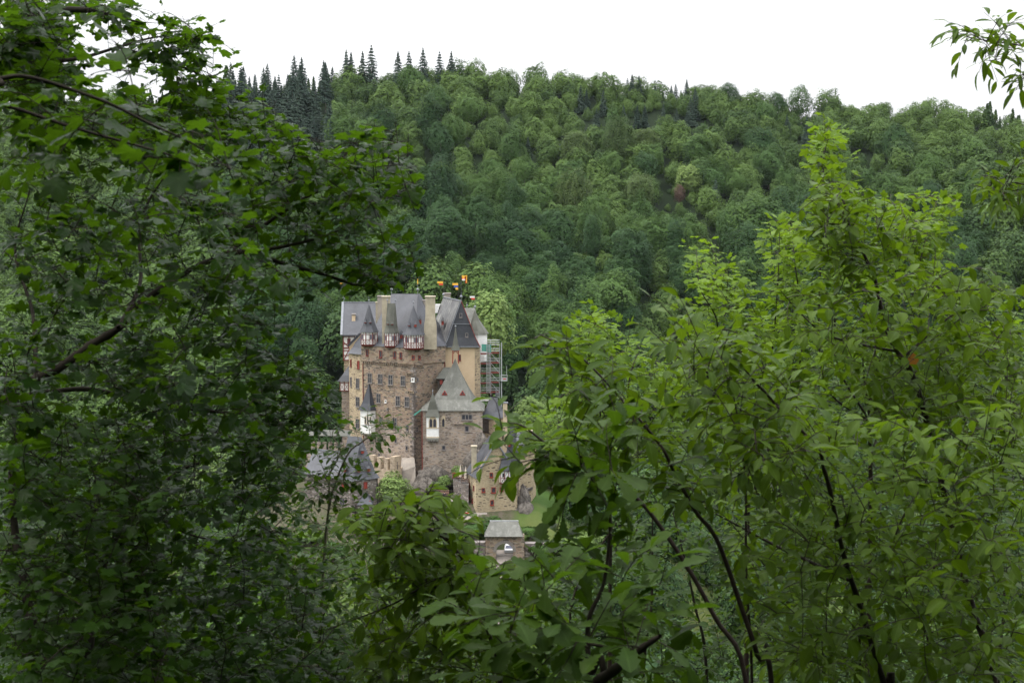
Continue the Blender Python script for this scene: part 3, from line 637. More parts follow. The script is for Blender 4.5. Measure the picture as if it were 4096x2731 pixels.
# oriel with tracery window
ox = wk.hit(*c2(1302, 250)); orr = .408 * 61 * .0515; zt, zb = wk.hit(*c2(1302, 148)).z, wk.hit(*c2(1302, 368)).z
m = MB(); m.loft([oriel_ring(ox, orr * .8, .5, zb - .7, wk), oriel_ring(ox, orr, 1.3, zb, wk), oriel_ring(ox, orr, 1.3, zt, wk)]); oo = m.build('oriel', M['white'], cha)
m = MB(); za = Z(c1(0, 1375)[1], 313.6); m.loft([oriel_ring(ox, orr * 1.22, 1.7, zt - .1, wk), oriel_ring(ox, orr * .8, 1.1, zt + 1.3, wk), oriel_ring(ox, orr * .45, .9, zt + 3, wk), oriel_ring(ox, .05, .4, za, wk)]); m.build('oriel_roof', M['slate_moss'], oo)
finial(cha, ox + wk.n * .5 + UP * (za - ox.z), .9, .16, oo)
wo = Wall((ox + wk.n * 1.3 - wk.r)[:2], (ox + wk.n * 1.3 + wk.r)[:2])
def arch(w, px, py0, py1, wp, out, d=.08):
    c = w.hit(px, (py0 + py1) / 2); hw = wp * .0256; z1, z0 = w.hit(px, py0).z, w.hit(px, py1).z; pts = []
    zs = z1 - hw * 1.5
    for u, zz in ((-1, z0), (1, z0), (1, zs), (.82, zs + hw * .75), (.45, zs + hw * 1.25), (0, z1), (-.45, zs + hw * 1.25), (-.82, zs + hw * .75), (-1, zs)):
        pts.append(Vector((c.x, c.y, 0)) + w.r * hw * u + UP * zz + w.n * out)
    return [[p for p in pts], [p + w.n * d for p in pts]]
m = MB(); m.loft(arch(wo, c2(1302, 0)[0], c2(0, 152)[1], c2(0, 268)[1], 33, 0)); m.build('tracery_surround', M['buff'], oo)
for x in (1283, 1320): m = MB(); m.loft(arch(wo, c2(x, 0)[0], c2(0, 182)[1], c2(0, 264)[1], 11.5, .02, .1)); m.build('oriel_window', M['dark'], oo)
m = MB(); fbox(m, wo, wo.hit(*c2(1302, 272)), orr * 2.05, .16, .1, 0); fbox(m, wo, wo.hit(*c2(1302, 364)), orr * 2.05, .22, .1, 0); m.build('oriel_moulding', M['buff'], oo)
m = MB()
for j in range(5): fbox(m, wk, ox + wk.r * orr * (j / 2 - 1) * .85 + UP * (zb - .5 - ox.z), .25, .5, .9, 0)
m.build('oriel_corbel', M['frame'], oo)
m = MB(); m.loft(arch(wk, c2(1405, 0)[0], c2(0, 150)[1], c2(0, 262)[1], 15, -.02)); ob = m.build('pointed_window', M['buff'], cha)
m = MB(); m.loft(arch(wk, c2(1405, 0)[0], c2(0, 180)[1], c2(0, 258)[1], 10, .02)); m.build('pane', M['dark'], ob)
window(cha, wk, *c2(1636, 166), 38, 18, (3, 1), 'frame', 'dark', .18); window(cha, wk, *c2(1635, 281), 12, 19, None, 'frame', 'dark', .16); window(cha, wk, *c2(1408, 465), 10, 14, None, 'frame', 'dark', .16)
corbels(cha, wk, *c2(1512, 236), *c2(1680, 238), 6, .5, 'stone_low')
m = MB(); ca = wk.hit(*c2(1452, 185)) + wk.n * .05                       # wrought iron wall anchors shaped J and C
for pts in (((-.15, .38), (.05, .38), (.05, -.2), (-.05, -.38), (-.2, -.3)), ((.62, .3), (.5, .38), (.35, .3), (.3, 0), (.35, -.3), (.5, -.38), (.62, -.28))):
    for a, b in zip(pts, pts[1:]): m.tube(ca + wk.r * a[0] + UP * a[1], ca + wk.r * b[0] + UP * b[1], .05, 5)
m.build('wall_anchor', M['iron'], cha)
m = MB(); m.tube(h0 + Vector((.05, -.12, zk)), h0 + Vector((.05, -.12, -58)), .1, 6); m.build('downpipe', M['red'], cha)
m = MB(); a = h0 + Vector((-.1, 0, zk + .1)); m.loft([[a + Vector((-.1, -.1, -.1)), a + Vector((.1, .1, -.1)), a + Vector((.1, .1, .2)), a + Vector((-.1, -.1, .2))], [a + Vector((-1.5, -.3, -1.15)), a + Vector((-1.4, 0, -1.15)), a + Vector((-1.4, 0, -.75)), a + Vector((-1.5, -.3, -.75))]]); m.build('water_spout', M['net'], cha)
# timbered link with a pent roof between chapel and main house
lk = thing('timber_link', 'dark timbered link with a small slate roof wedged behind the chapel roof', 'castle annex', (XY(1775, 324)[0], 324, -45))
x0, x1 = P(*c1(1262, 1250), 322).x, P(*c1(1400, 1250), 322).x
m = MB(); m.box(((x0 + x1) / 2, 323.4, (Z(c1(0, 1220)[1], 322) - 52) / 2), x1 - x0, 2.8, Z(c1(0, 1220)[1], 322) + 52); m.build('wall', M['oak'], lk)
m = MB(); m.box((x0 + .75, 321.97, Z(c1(0, 1255)[1], 322)), .55, .1, .95); m.build('shutter', M['redsh'], lk)
m = MB(); zA, zB = Z(c1(0, 1215)[1], 322), Z(c1(0, 1092)[1], 325); m.loft([[(x0 - .4, 321.6, zA), (x1, 321.6, zA), (x1, 326, zA), (x0 - .4, 326, zA)], [(x0 + 1.2, 324.3, zB), (x1, 324.3, zB), (x1, 326, zB), (x0 + 1.2, 326, zB)]]); m.build('pent_roof', M['slate_moss'], lk)

# ================================================================ house at the right rear of the chapel
jh = thing('hipped_house', 'small castle house with a dark hipped slate roof at the foot of the scaffolding', 'castle house', (XY(1975, 324)[0], 324, -57))
j0, j1 = XY(1926, 321), XY(2022, 323); zj = Z(1672, 321)
m = MB(); jf = [j0, XY(1975, 319.5), j1, (j1[0], 331), (j0[0], 331)]; m.prism(jf, -60, zj); m.build('wall', M['stone_wing'], jh)
ra, rb_ = P(1962, 1586, 326), P(1986, 1590, 325); m = MB(); b_, mi, tp = flare(jf, zj, [ra, rb_, rb_, rb_ + Vector((0, 2, 0)), ra + Vector((0, 2, 0))], .4, .3, .45); cap_roof(m, b_, mi, tp); m.build('roof', M['slate_dark'], jh)
m = MB(); m.box((P(1950, 1700, 320).x, 320.6, Z(1705, 320)), 2.2, 1, 2.6); m.build('timber_gallery', M['oak'], jh)
m = MB(); gx0, gx1 = P(2012, 1650, 319).x, P(2029, 1650, 319).x; m.box(((gx0 + gx1) / 2, 319.6, (Z(1612, 319) - 60) / 2), gx1 - gx0, 1.0, Z(1612, 319) + 60); gp = m.build('stone_pier', M['buff'], jh)
wj = Wall((gx0, 319.1), (gx1, 319.1)); m = MB(); m.loft(arch(wj, 2021, 1640, 1666, 8, .01)); m.build('niche', M['frame'], gp)
m = MB(); m.box(((gx0 + gx1) / 2, 319.6, Z(1611, 319)), gx1 - gx0 + .3, 1.3, .16); m.build('pier_cap', M['lead'], gp)
window(jh, Wall(XY(1975, 319.5), j1), *c5(1730, 1500), 6, 9, None, 'frame', 'dark', .1)

# ================================================================ lower castle
ruin = thing('crenellated_wall', 'pale ruined crenellated wall standing against the foot of the brown castle house', 'wall', (XY(1560, 314)[0], 314, -57))
r0, r1, r2_ = Vector((*XY(1470, 317), 0)), Vector((*XY(1577, 312.5), 0)), Vector((*XY(1603, 315), 0))
zt = Z(c2(0, 690)[1], 313); zm_ = Z(c2(0, 545)[1], 313); wr1, wr2 = Wall(r0[:2], r1[:2]), Wall(r1[:2], r2_[:2])
m = MB(); m.prism([r0[:2], r1[:2], r2_[:2], (r2_.x, r2_.y + 6), (r0.x + 1, r0.y + 6)], -60, zt)
for a, b, top in ((680, 722, 540), (752, 790, 560), (822, 858, 572), (886, 920, 552)):
    pa, pb = wr1.hit(c2(a, 0)[0], 1850), wr1.hit(c2(b, 0)[0], 1850); zz = Z(c2(0, top)[1], (pa.y + pb.y) / 2)
    m.prism([(pa.x, pa.y), (pb.x, pb.y), ((pb - wr1.n * 1.1).x, (pb - wr1.n * 1.1).y), ((pa - wr1.n * 1.1).x, (pa - wr1.n * 1.1).y)], zt - .01, zz)
pa, pb = r1, r2_; m.prism([(pa.x, pa.y), (pb.x, pb.y), ((pb - wr2.n * 1.1).x, (pb - wr2.n * 1.1).y), ((pa - wr2.n * 1.1).x, (pa - wr2.n * 1.1).y)], zt - .01, Z(c2(0, 552)[1], 313.5))
m.build('wall', M['ruin'], ruin)
m = MB(); fbox(m, wr2, wr2.hit(*c2(953, 640)), .16, 1.6, .05, 0); m.build('arrow_slit', M['dark'], ruin)
bt = thing('plastered_buttress', 'sloping grey plastered buttress between crenellated wall and chapel', 'buttress', (XY(1630, 317)[0], 317, -57))
m = MB(); m.loft([[(*XY(1598, 315.5), -60), (*XY(1664, 314), -60), (*XY(1664, 321), -60), (*XY(1600, 321), -60)], [(*XY(1600, 317.5), Z(1885, 318)), (*XY(1660, 318), Z(1865, 318)), (*XY(1660, 321), Z(1865, 318)), (*XY(1604, 322), Z(1885, 318))], [(*XY(1606, 319.5), Z(1835, 320)), (*XY(1656, 319.3), Z(1828, 320)), (*XY(1656, 321), Z(1828, 320)), (*XY(1608, 323), Z(1835, 320))]]); m.build('buttress_body', M['grey_render'], bt)

# ---- gatehouse
gh = thing('gatehouse', 'dark stone gatehouse with a tall hipped slate roof and red dormers, front left', 'gatehouse', (XY(1404, 300)[0], 300, -58))
G0, GR, GL, GB = XY(1404, 298), XY(1509, 302), XY(1357, 302), XY(1462, 309)
zg = Z(1924, 298)
GLL = XY(1215, 306); GBL = XY(1250, 313)
m = MB(); m.prism([G0, GR, GB, GL], -64, zg); m.build('wall', M['stone_dark'], gh)
m = MB(); gl2 = Vector((*GL, 0)).lerp(Vector((*G0, 0)), .02); m.prism([(gl2.x, gl2.y + .05), GLL, GBL, (GL[0] + 2.5, GL[1] + 7)], -64, Z(1890, 303)); m.build('wing_wall', M['stone_dark'], gh)
Ra, Rb = P(1392, 1743, 306), P(1445, 1747, 304.5)
m = MB(); b_, mi, tp = flare([GL, G0, GR, GB], zg, [Ra, Rb, Rb, Ra], .5, .16, .27); cap_roof(m, b_, mi, tp); m.build('roof', M['slate'], gh)
finial(gh, Rb, 1.2, .14); finial(gh, Ra, 1.0, .14)
m = MB(); e0, e1 = P(1215, 1893, 304.5), P(1370, 1916, 300.8); q0, q1 = P(1255, 1796, 309.5), P(1390, 1808, 306.5)
bq = Vector((1.5, 6, 0)); m.poly(e0, e1, q1, q0); m.poly(q0, q1, e1 + bq * 1.5, e0 + bq * 1.5); m.poly(e0, q0, e0 + bq * 1.5); m.build('wing_roof', M['slate'], gh)
m = MB(); m.bar(q0, q1, .3, .2); m.build('ridge_sheet', M['lead'], gh)
for (x, y, Y) in ((577, 690, 299.2), (673, 684, 300.6), (612, 508, 302.2), (437, 688, 300.6)):
    p = P(*c2(x, y), Y); m = MB(); m.box(p + Vector((0, .6, 0)), .5, 1.4, .6); o = m.build('dormer', M['redsh'], gh)
    k = MB(); k.loft([[(p.x - .45, p.y - .25, p.z + .3), (p.x + .45, p.y - .25, p.z + .3), (p.x + .45, p.y + 1, p.z + .3), (p.x - .45, p.y + 1, p.z + .3)], [(p.x - .2, p.y + .1, p.z + .8), (p.x + .2, p.y + .1, p.z + .8), (p.x + .2, p.y + 1, p.z + .8), (p.x - .2, p.y + 1, p.z + .8)], [(p.x - .03, p.y + .5, p.z + 2.0), (p.x + .03, p.y + .5, p.z + 2.0), (p.x + .03, p.y + 1, p.z + 2), (p.x - .03, p.y + 1, p.z + 2)]]); k.build('dormer_roof', M['slate_dark'], o)
wg1, wg2 = Wall(G0, GR), Wall(GL, G0)
window(gh, wg1, *c2(640, 832), 12, 24, None, 'red', 'redsh', .06, None, 'shutter_window')
window(gh, wg2, *c2(416, 995), 18, 28, (2, 1), 'frame', 'dark', .16)
window(gh, wg2, *c2(425, 840), 10, 22, None, 'red', 'redsh', .06, None, 'shutter_window')
m = MB(); m.tube((GR[0] - .1, GR[1] - .2, zg), (GR[0] - .1, GR[1] - .2, -60), .09, 6); m.build('downpipe', M['iron'], gh)
m = MB(); pa = P(*c2(628, 897), 300.5); za, zb = pa.z, Z(c2(0, 1015)[1], 298)
m.loft([[(pa.x - 1.1, 296.6, zb), (pa.x + 2.0, 296.9, zb), (pa.x + 1.9, 301, zb), (pa.x - 1.1, 300.5, zb)], [(pa.x - .3, 298.2, zb + 1.1), (pa.x + 1.1, 298.4, zb + 1.1), (pa.x + 1.2, 301, zb + 1.1), (pa.x - .3, 300.5, zb + 1.1)], [(pa.x, 300.0, za), (pa.x + .5, 300.2, za), (pa.x + .5, 300.8, za), (pa.x, 300.6, za)]]); po = m.build('porch_roof', M['slate_dark'], gh)
m = MB(); m.prism([(pa.x - .9, 297), (pa.x + 1.7, 297.2), (pa.x + 1.7, 300.5), (pa.x - .9, 300)], -62, zb); m.build('porch_wall', M['stone_dark'], po)
m = MB(); p = P(*c2(684, 1008), 297.6); m.loft([[p + Vector((-.5, 0, -.3)), p + Vector((.5, 0, -.3)), p + Vector((0, 0, .55))], [p + Vector((-.5, 1.2, -.3)), p + Vector((.5, 1.2, -.3)), p + Vector((0, 1.2, .55))]]); m.build('porch_dormer', M['redsh'], po)
# battlemented wall up on the left
bw_ = thing('battlement_wall', 'grey stone battlement wall behind the low slate roof of the gatehouse', 'wall', (XY(1320, 320)[0], 320, -57))
m = MB(); b0, b1 = Vector((*XY(1215, 321), 0)), Vector((*XY(1400, 319), 0)); ww = Wall(b0[:2], b1[:2]); zt = Z(1800, 320)
m.prism([b0[:2], b1[:2], (b1.x, b1.y + 1.2), (b0.x, b0.y + 1.2)], -60, zt)
for k in range(8): c = b0.lerp(b1, (k + .5) / 8); m.box((c.x, c.y + .5, zt + .8), .75, .9, 1.7)
m.build('wall', M['stone_low'], bw_)
m = MB(); 
for k in range(4): c = b0.lerp(b1, k / 4 + .06); m.box((c.x, c.y + .8, zt + 1.8), .2, .2, 3.4)
m.loft([[(b0.x - .3, b0.y - .4, zt + 3.0), (b1.x, b1.y - .4, zt + 3.0), (b1.x, b1.y + 2, zt + 3.9), (b0.x - .3, b0.y + 2, zt + 3.9)], [(b0.x - .3, b0.y - .4, zt + 3.15), (b1.x, b1.y - .4, zt + 3.15), (b1.x, b1.y + 2, zt + 4.05), (b0.x - .3, b0.y + 2, zt + 4.05)]]); m.build('gallery_roof', M['slate_moss'], bw_)

# ---- tan tower house on the right
tt = thing('tan_tower_house', 'tan rubble stone tower house with red-framed windows and a half-timbered oriel, front right', 'tower house', (XY(1985, 301)[0], 301, -60))
H0, H1 = Vector((*XY(1904, 299), 0)), Vector((*XY(2069, 300), 0)); HL = Vector((*XY(1870, 306), 0)); HB = Vector((H1.x + .3, 310, 0))
zh = Z(c2(0, 770)[1], 299.5)
m = MB(); m.prism([H0[:2], H1[:2], HB[:2], HL[:2]], -66, zh)
wh, whl = Wall(H0[:2], H1[:2]), Wall(HL[:2], H0[:2])
hap = P(1985, 1772, 299.6); gpoly = [Vector((H0.x, H0.y, zh - .01)), Vector((H1.x, H1.y, zh - .01)), Vector((H1.x, H1.y, zh + .6)), hap, Vector((H0.x, H0.y, zh + .3))]
m.loft([gpoly, [p + Vector((-.4, .9, 0)) for p in gpoly]]); m.build('wall', M['stone_tan'], tt)
m = MB(); hx = Vector((-1.5, 9, 0)); sl = [P(1866, 1917, 301.0), P(1906, 1931, 298.6)]
ep = H0 + UP * zh + Vector((-.1, -.55, .22)); eq = HL + UP * zh + Vector((-.6, 0, .2)); tq = hap + Vector((0, -.45, .35)); er = H1 + UP * (zh + .5) + Vector((.4, -.5, .2))
m.poly(ep, tq, tq + hx, eq); m.poly(tq, er, er + hx, tq + hx); m.poly(eq, tq + hx, er + hx); m.build('roof', M['slate'], tt)
m = MB(); m.bar(ep, tq, .22, .3, (0, -1, 0)); m.bar(tq, er, .22, .3, (0, -1, 0)); m.build('verge', M['lead'], tt)
for x, y, w_, h_ in ((1875, 732, 22, 34), (1797, 880, 22, 30), (1897, 880, 30, 44), (1974, 870, 22, 28), (1882, 1003, 22, 38)): window(tt, wh, *c2(x, y), w_ * .408, h_ * .408, None, 'redsh', 'dark', .13)
for x, y, h_ in ((1663, 830, 40), (1705, 860, 40), (1666, 955, 30), (1692, 985, 36)): window(tt, whl, *c2(x, y), 3, h_ * .408, None, 'red', 'dark', .05, None, 'slit_window')
chimney(tt, c2(1680, 0)[0], c2(1730, 0)[0], c2(0, 445)[1], c2(0, 780)[1], 302.5, .9, 'cream')
oc2 = wh.hit(*c2(2018, 745)); orr2 = .408 * 63 * .0492; zt, zb = wh.hit(*c2(2018, 682)).z, wh.hit(*c2(2018, 806)).z
m = MB(); m.loft([oriel_ring(oc2, orr2 * .8, .4, zb - .25, wh), oriel_ring(oc2, orr2, 1.1, zb, wh), oriel_ring(oc2, orr2, 1.1, zt, wh)]); od = m.build('oriel', M['white'], tt)
wo = Wall((oc2 + wh.n * 1.1 - wh.r)[:2], (oc2 + wh.n * 1.1 + wh.r)[:2]); m = MB(); timber(m, wo, oc2 + wh.n * 1.1, orr2 * 2, zb, zt, 3, .12, 0, True, (0, .45, .95, 1)); m.build('timber_frame', M['red'], od)
for u in (-.5, .72): m = MB(); fbox(m, wo, oc2 + wh.n * 1.1 + wh.r * orr2 * u + UP * ((zt + zb) / 2 + .4 - oc2.z), .4, .75, .05, .005); m.build('oriel_window', M['dark'], od)
m = MB(); m.loft([oriel_ring(oc2, orr2 * 1.02, 1.15, zb - .12, wh), oriel_ring(oc2, orr2 * 1.04, 1.2, zb + .1, wh)]); m.build('oriel_sill', M['red'], od)
m = MB(); m.loft([oriel_ring(oc2, orr2 * 1.2, 1.45, zt - .05, wh), oriel_ring(oc2, orr2 * .9, .9, zt + 1.2, wh), oriel_ring(oc2, orr2 * .5, .3, zt + 3.4, wh)]); m.build('oriel_roof', M['slate_dark'], od)
sc = XY(2050, 303); zs0, zs1 = Z(1880, 303), Z(1668, 303)
m = MB(); m.loft([ring(sc, 2.3, 8, zs0), ring(sc, 1.55, 8, zs0 + 2), ring(sc, .9, 8, zs0 + 5.4), ring(sc, .1, 8, zs1)]); sr = m.build('stair_spire', M['slate'], tt)
m = MB(); m.lathe((sc[0], sc[1], 0), [(1.9, -64), (1.9, zs0 + .05)], 8); m.build('stair_turret', M['stone_tan'], sr)
finial(tt, (sc[0], sc[1], zs1), 1.0, .22, sr)
dormer(tt, *c2(2050, 440), 301.8, .5, .6, 'slate')
m = MB(); m.tube((H1.x + .15, 299.8, zh), (H1.x + .15, 299.8, -64), .09, 6); m.build('downpipe', M['iron'], tt); m = MB(); m.tube((HL.x + .1, 305.7, zh), (HL.x + .1, 305.7, -64), .08, 6); m.build('downpipe', M['iron'], tt)
# ---- lower range to its right
rr = thing('corbelled_range', 'low tan stone range with a row of corbels, at the right end of the castle', 'castle wing', (XY(2100, 305)[0], 305, -62))
k0_, k1_ = Vector((*XY(2066, 304), 0)), Vector((*XY(2127, 306), 0)); wq = Wall(k0_[:2], k1_[:2])
m = MB(); m.prism([k0_[:2], k1_[:2], (k1_.x + 1, 314), (k0_.x + 1, 314)], -68, Z(1800, 305)); m.build('wall', M['stone_tan'], rr)
corbels(rr, wq, 2080, 1963, 2126, 1953, 9, .5, 'stone_dark')
window(rr, wq, *c2(2217, 930), 8, 18, None, 'frame', 'stone_dark', .08, None, 'blind_window')
m = MB(); e = .4; x0, x1 = k0_.x - e, k1_.x + e; zc_ = Z(1800, 305); m.loft([[(x0, 303.4, zc_), (x1, 305.4, zc_), (x1 + 1, 314.5, zc_), (x0 + 1, 314.5, zc_)], [(x0 + .5, 309, zc_ + 3), (x1 - .3, 310, zc_ + 3), (x1 - .3, 310.3, zc_ + 3), (x0 + .5, 309.3, zc_ + 3)]]); m.build('roof', M['slate'], rr)
chimney(rr, 2110, 2128, 1720, 1800, 308, .9, 'cream')

# ---- arched gate at the very front
ga = thing('arched_gate', 'low stone gate with a round arch under a weathered slate roof, bottom front of castle', 'gate', (XY(2018, 286)[0], 286, -63))
x0, x1 = XY(1941, 285)[0], XY(2098, 285)[0]; zc_ = Z(2143, 285); xa = XY(2018, 285)[0]; ra_ = 1.62; zsp = Z(2172, 285) - ra_
pts = [(x0, -66), (xa - ra_, -66), (xa - ra_, zsp)] + [(xa - ra_ * math.cos(math.pi * k / 12), zsp + ra_ * math.sin(math.pi * k / 12)) for k in range(1, 12)] + [(xa + ra_, zsp), (xa + ra_, -66), (x1, -66), (x1, zc_), (x0, zc_)]
m = MB(); n = len(pts)
top = [(x0, zc_), (xa - ra_, zc_)] 
for yy in (285, 287.6):
    for (u0, u1) in ((x0, xa - ra_), (xa + ra_, x1)): m.poly((u0, yy, -66), (u1, yy, -66), (u1, yy, zc_), (u0, yy, zc_))
    for k in range(12):
        a, b = math.pi * k / 12, math.pi * (k + 1) / 12; X0, X1 = xa - ra_ * math.cos(a), xa - ra_ * math.cos(b)
        m.poly((X0, yy, zsp + ra_ * math.sin(a)), (X1, yy, zsp + ra_ * math.sin(b)), (X1, yy, zc_), (X0, yy, zc_))
for k in range(n): 
    a, b = pts[k], pts[(k + 1) % n]; m.poly((a[0], 285, a[1]), (b[0], 285, b[1]), (b[0], 287.6, b[1]), (a[0], 287.6, a[1]))
m.build('wall', M['stone'], ga)
m = MB()
for k in range(15):
    a, b = math.pi * k / 15, math.pi * (k + .88) / 15; q = [(xa - r_ * math.cos(t_), zsp + r_ * math.sin(t_)) for r_, t_ in ((ra_ - .02, a), (ra_ + .55, a), (ra_ + .55, b), (ra_ - .02, b))]
    m.loft([[(u, 284.9, v) for u, v in q], [(u, 285.4, v) for u, v in q]])
m.build('arch_ring', M['frame'], ga)
m = MB(); zr_ = Z(2083, 287.5); m.loft([[(x0 - .2, 284.4, zc_), (x1 - .3, 284.4, zc_), (x1 - .3, 288.3, zc_), (x0 - .2, 288.3, zc_)], [(x0 + .9, 287.2, zr_), (x1 - 1.2, 287.2, zr_), (x1 - 1.2, 287.6, zr_), (x0 + .9, 287.6, zr_)]]); m.build('roof', M['slate_old'], ga)
m = MB(); m.bar((x0 + .8, 287.4, zr_ + .05), (x1 - 1.1, 287.4, zr_ + .05), .4, .18); m.build('ridge_sheet', M['steel'], ga)
m = MB(); 
for k in range(24): m.box((x0 + (x1 - x0 - .5) * (k + .5) / 24, 284.6, zc_ - .12), .14, .5, .16)
m.build('rafter_end', M['oak'], ga)

# ---- terrace, wall, parasols, tables, railing, people
ter = thing('terrace_wall', 'curved dark stone retaining wall carrying the terrace with the tables', 'retaining wall', (XY(1840, 304)[0], 304, -58))
T0 = [XY(1812, 310), XY(1822, 307), XY(1838, 304.6), XY(1856, 302.6), XY(1873, 301.6), (XY(1878, 306)[0], 306), XY(1872, 312), XY(1815, 313)]
zT = -51.7
m = MB(); m.prism(T0, -62, zT); m.build('wall', M['stone_dark'], ter)
m = MB(); m.prism([(x * .999, y + .12) for x, y in T0], zT - .05, zT + .05); m.build('paving', M['frame'], ter)
rl = thing('terrace_railing', 'thin iron railing along the edge of the terrace', 'railing', (T0[2][0], T0[2][1], zT)); m = MB()
for (a, b) in zip(T0[:4], T0[1:5]):
    for h in (.5, 1.0): m.tube((*a, zT + h), (*b, zT + h), .03, 5)
    for k in range(5): c = Vector((*a, zT)).lerp(Vector((*b, zT)), k / 5); m.tube(c, c + UP, .03, 5)
m.build('rail', M['iron'], rl)
for px, yb, Y, h, lab in ((c2(1571, 0)[0], 1928, 306.4, 3.4, 'taller closed beige parasol on the terrace, nearer the rock'), (c2(1622, 0)[0], 1945, 304.6, 3.3, 'closed beige parasol on the terrace beside the tan tower house')):
    p = Vector((*XY(px, Y), zT)); o = thing('closed_parasol', lab, 'parasol', p, 'closed parasols on the terrace')
    m = MB(); m.tube(p, p + UP * (h + .15), .035, 6); m.lathe(p, [(.28, .0), (.28, .08), (.05, .12)], 8); m.build('pole', M['steel'], o)
    m = MB(); m.lathe(p, [(.05, .95), (.26, 1.0), (.24, 1.7), (.17, 2.5), (.04, h)], 10); m.build('canopy', M['canvas'], o)
def table(p, lab, proto=[None]):
    if proto[0] is None:
        o = thing('picnic_table', lab, 'table', p, 'picnic tables on the terrace'); p = Vector(p)
        m = MB(); [m.box(p + Vector((0, d, .75)), 1.8, .2, .05) for d in (-.33, -.11, .11, .33)]; m.build('table_top', M['wood'], o)
        for s in (-1, 1): m = MB(); m.box(p + Vector((0, s * .75, .45)), 1.8, .28, .05); m.build('bench_seat', M['wood'], o)
        m = MB()
        for s in (-.65, .65): m.bar(p + Vector((s, -.6, 0)), p + Vector((s, .2, .73)), .09); m.bar(p + Vector((s, .6, 0)), p + Vector((s, -.2, .73)), .09); m.bar(p + Vector((s, -.85, .4)), p + Vector((s, .85, .4)), .08)
        m.bar(p + Vector((-.65, 0, .68)), p + Vector((.65, 0, .68)), .07); m.build('trestle', M['wood'], o); proto[0] = o; return o
    o = proto[0].copy(); COL.objects.link(o); o.location = p; o['label'] = lab
    for ch in proto[0].children: c = ch.copy(); COL.objects.link(c); c.parent = o
    return o
for px, Y, lab in ((1836, 309.6, 'brown picnic table at the back of the terrace, nearest the rock'), (1846, 307.4, 'brown picnic table in the middle of the terrace between the parasols'), (1859, 304.6, 'brown picnic table at the front of the terrace by the tan tower house')):
    table((*XY(px, Y), zT + .05), lab)
m = MB(); rdp = Vector((*XY(1818, 310.3), zT)); m.box(rdp + UP * .55, .9, .5, 1.1); m.box(rdp + UP * 1.13, 1.0, .6, .08); tag(m.build('red_counter', M['redsh'], None), 'small dark red counter at the left end of the terrace', 'counter')
st = MB()
for k in range(7): st.box((XY(1768, 306.5)[0], 306 + k * .4, -55.0 + k * .17), 2.6, .42, .4)
tag(st.build('stone_steps', M['wood'], None), 'brown steps climbing beside the terrace wall behind two people', 'steps')
def skin(name, mat, parent, joints, edges, sub=1):
    m = bpy.data.meshes.new(name); m.from_pydata([j[:3] for j in joints], edges, []); o = bpy.data.objects.new(name, m); COL.objects.link(o); o.parent = parent
    o.modifiers.new('skin', 'SKIN'); sv = m.skin_vertices[0].data
    for k, j in enumerate(joints): sv[k].radius = (j[3], j[3] * (j[4] if len(j) > 4 else 1))
    sv[0].use_root = True
    s_ = o.modifiers.new('sub', 'SUBSURF'); s_.levels = sub; s_.render_levels = sub; m.materials.append(mat); return o
def person(p, lab, step):
    o = thing('person', lab, 'person', p, 'visitors on the steps'); a = .16 * step
    J = [(0, 0, .95, .15, .7), (0, 0, 1.2, .15, .7), (0, .02, 1.42, .16, .65), (0, .03, 1.52, .06), (0, .05, 1.64, .09), (0, .05, 1.74, .07)]; Ed = [(0, 1), (1, 2), (2, 3), (3, 4), (4, 5)]
    for s in (-1, 1):
        i = len(J); J += [(s * .1, 0, .88, .095), (s * .11, a * s + .03, .5, .065), (s * .11, a * s * 1.2 - .02, .09, .045), (s * .12, a * s * 1.2 + .14, .04, .04)]; Ed += [(0, i), (i, i + 1), (i + 1, i + 2), (i + 2, i + 3)]
        i = len(J); J += [(s * .2, .02, 1.4, .065), (s * .26, -.03 - a * s, 1.13, .047), (s * .25, .1 - a * s, .9, .035), (s * .25, .12 - a * s, .83, .04)]; Ed += [(2, i), (i, i + 1), (i + 1, i + 2), (i + 2, i + 3)]
        h = i + 3
        for f in range(5):
            k = len(J); yo = (-.045 + f * .022); L = (.055, .075, .085, .08, .06)[f]
            J += [(s * (.25 - (.02 if f else .03)), .12 - a * s + yo, .83 - L * .6, .01), (s * .235, .125 - a * s + yo * 1.05, .83 - L * 1.2, .008)]; Ed += [(h, k), (k, k + 1)]
    skin('body', M['skin'], o, J, Ed)
    tj = [(0, 0, .93, .175, .72), (0, 0, 1.2, .175, .72), (0, .02, 1.43, .18, .68), (0, .03, 1.5, .08)]; te = [(0, 1), (1, 2), (2, 3)]
    for s in (-1, 1): i = len(tj); tj += [(s * .2, .02, 1.4, .085), (s * .26, -.03 - a * s, 1.13, .066), (s * .25, .1 - a * s, .91, .05)]; te += [(2, i), (i, i + 1), (i + 1, i + 2)]
    skin('jacket', M['navy'], o, tj, te)
    tj = [(0, 0, .93, .165, .7)]; te = []
    for s in (-1, 1): i = len(tj); tj += [(s * .1, 0, .85, .112), (s * .11, a * s + .03, .5, .085), (s * .11, a * s * 1.2 - .02, .1, .068)]; te += [(0, i), (i, i + 1), (i + 1, i + 2)]
    skin('trousers', M['trouser'], o, tj, te)
    m = MB(); q = Vector(p); m.lathe(q + Vector((0, .02, 1.66)), [(.085, -.08), (.105, 0), (.1, .08), (.06, .13), (.01, .15)], 10); m.build('hair', M['hair'], o, True)
    return o
person((*XY(1757, 304.2), gz(XY(1757, 304.2)[0], 304.2)), 'person in a navy jacket on the steps by the terrace, the left one of two', 1)
person((*XY(1777, 303.6), gz(XY(1777, 303.6)[0], 303.6)), 'person in a navy jacket on the steps by the terrace, the right one of two', -1)
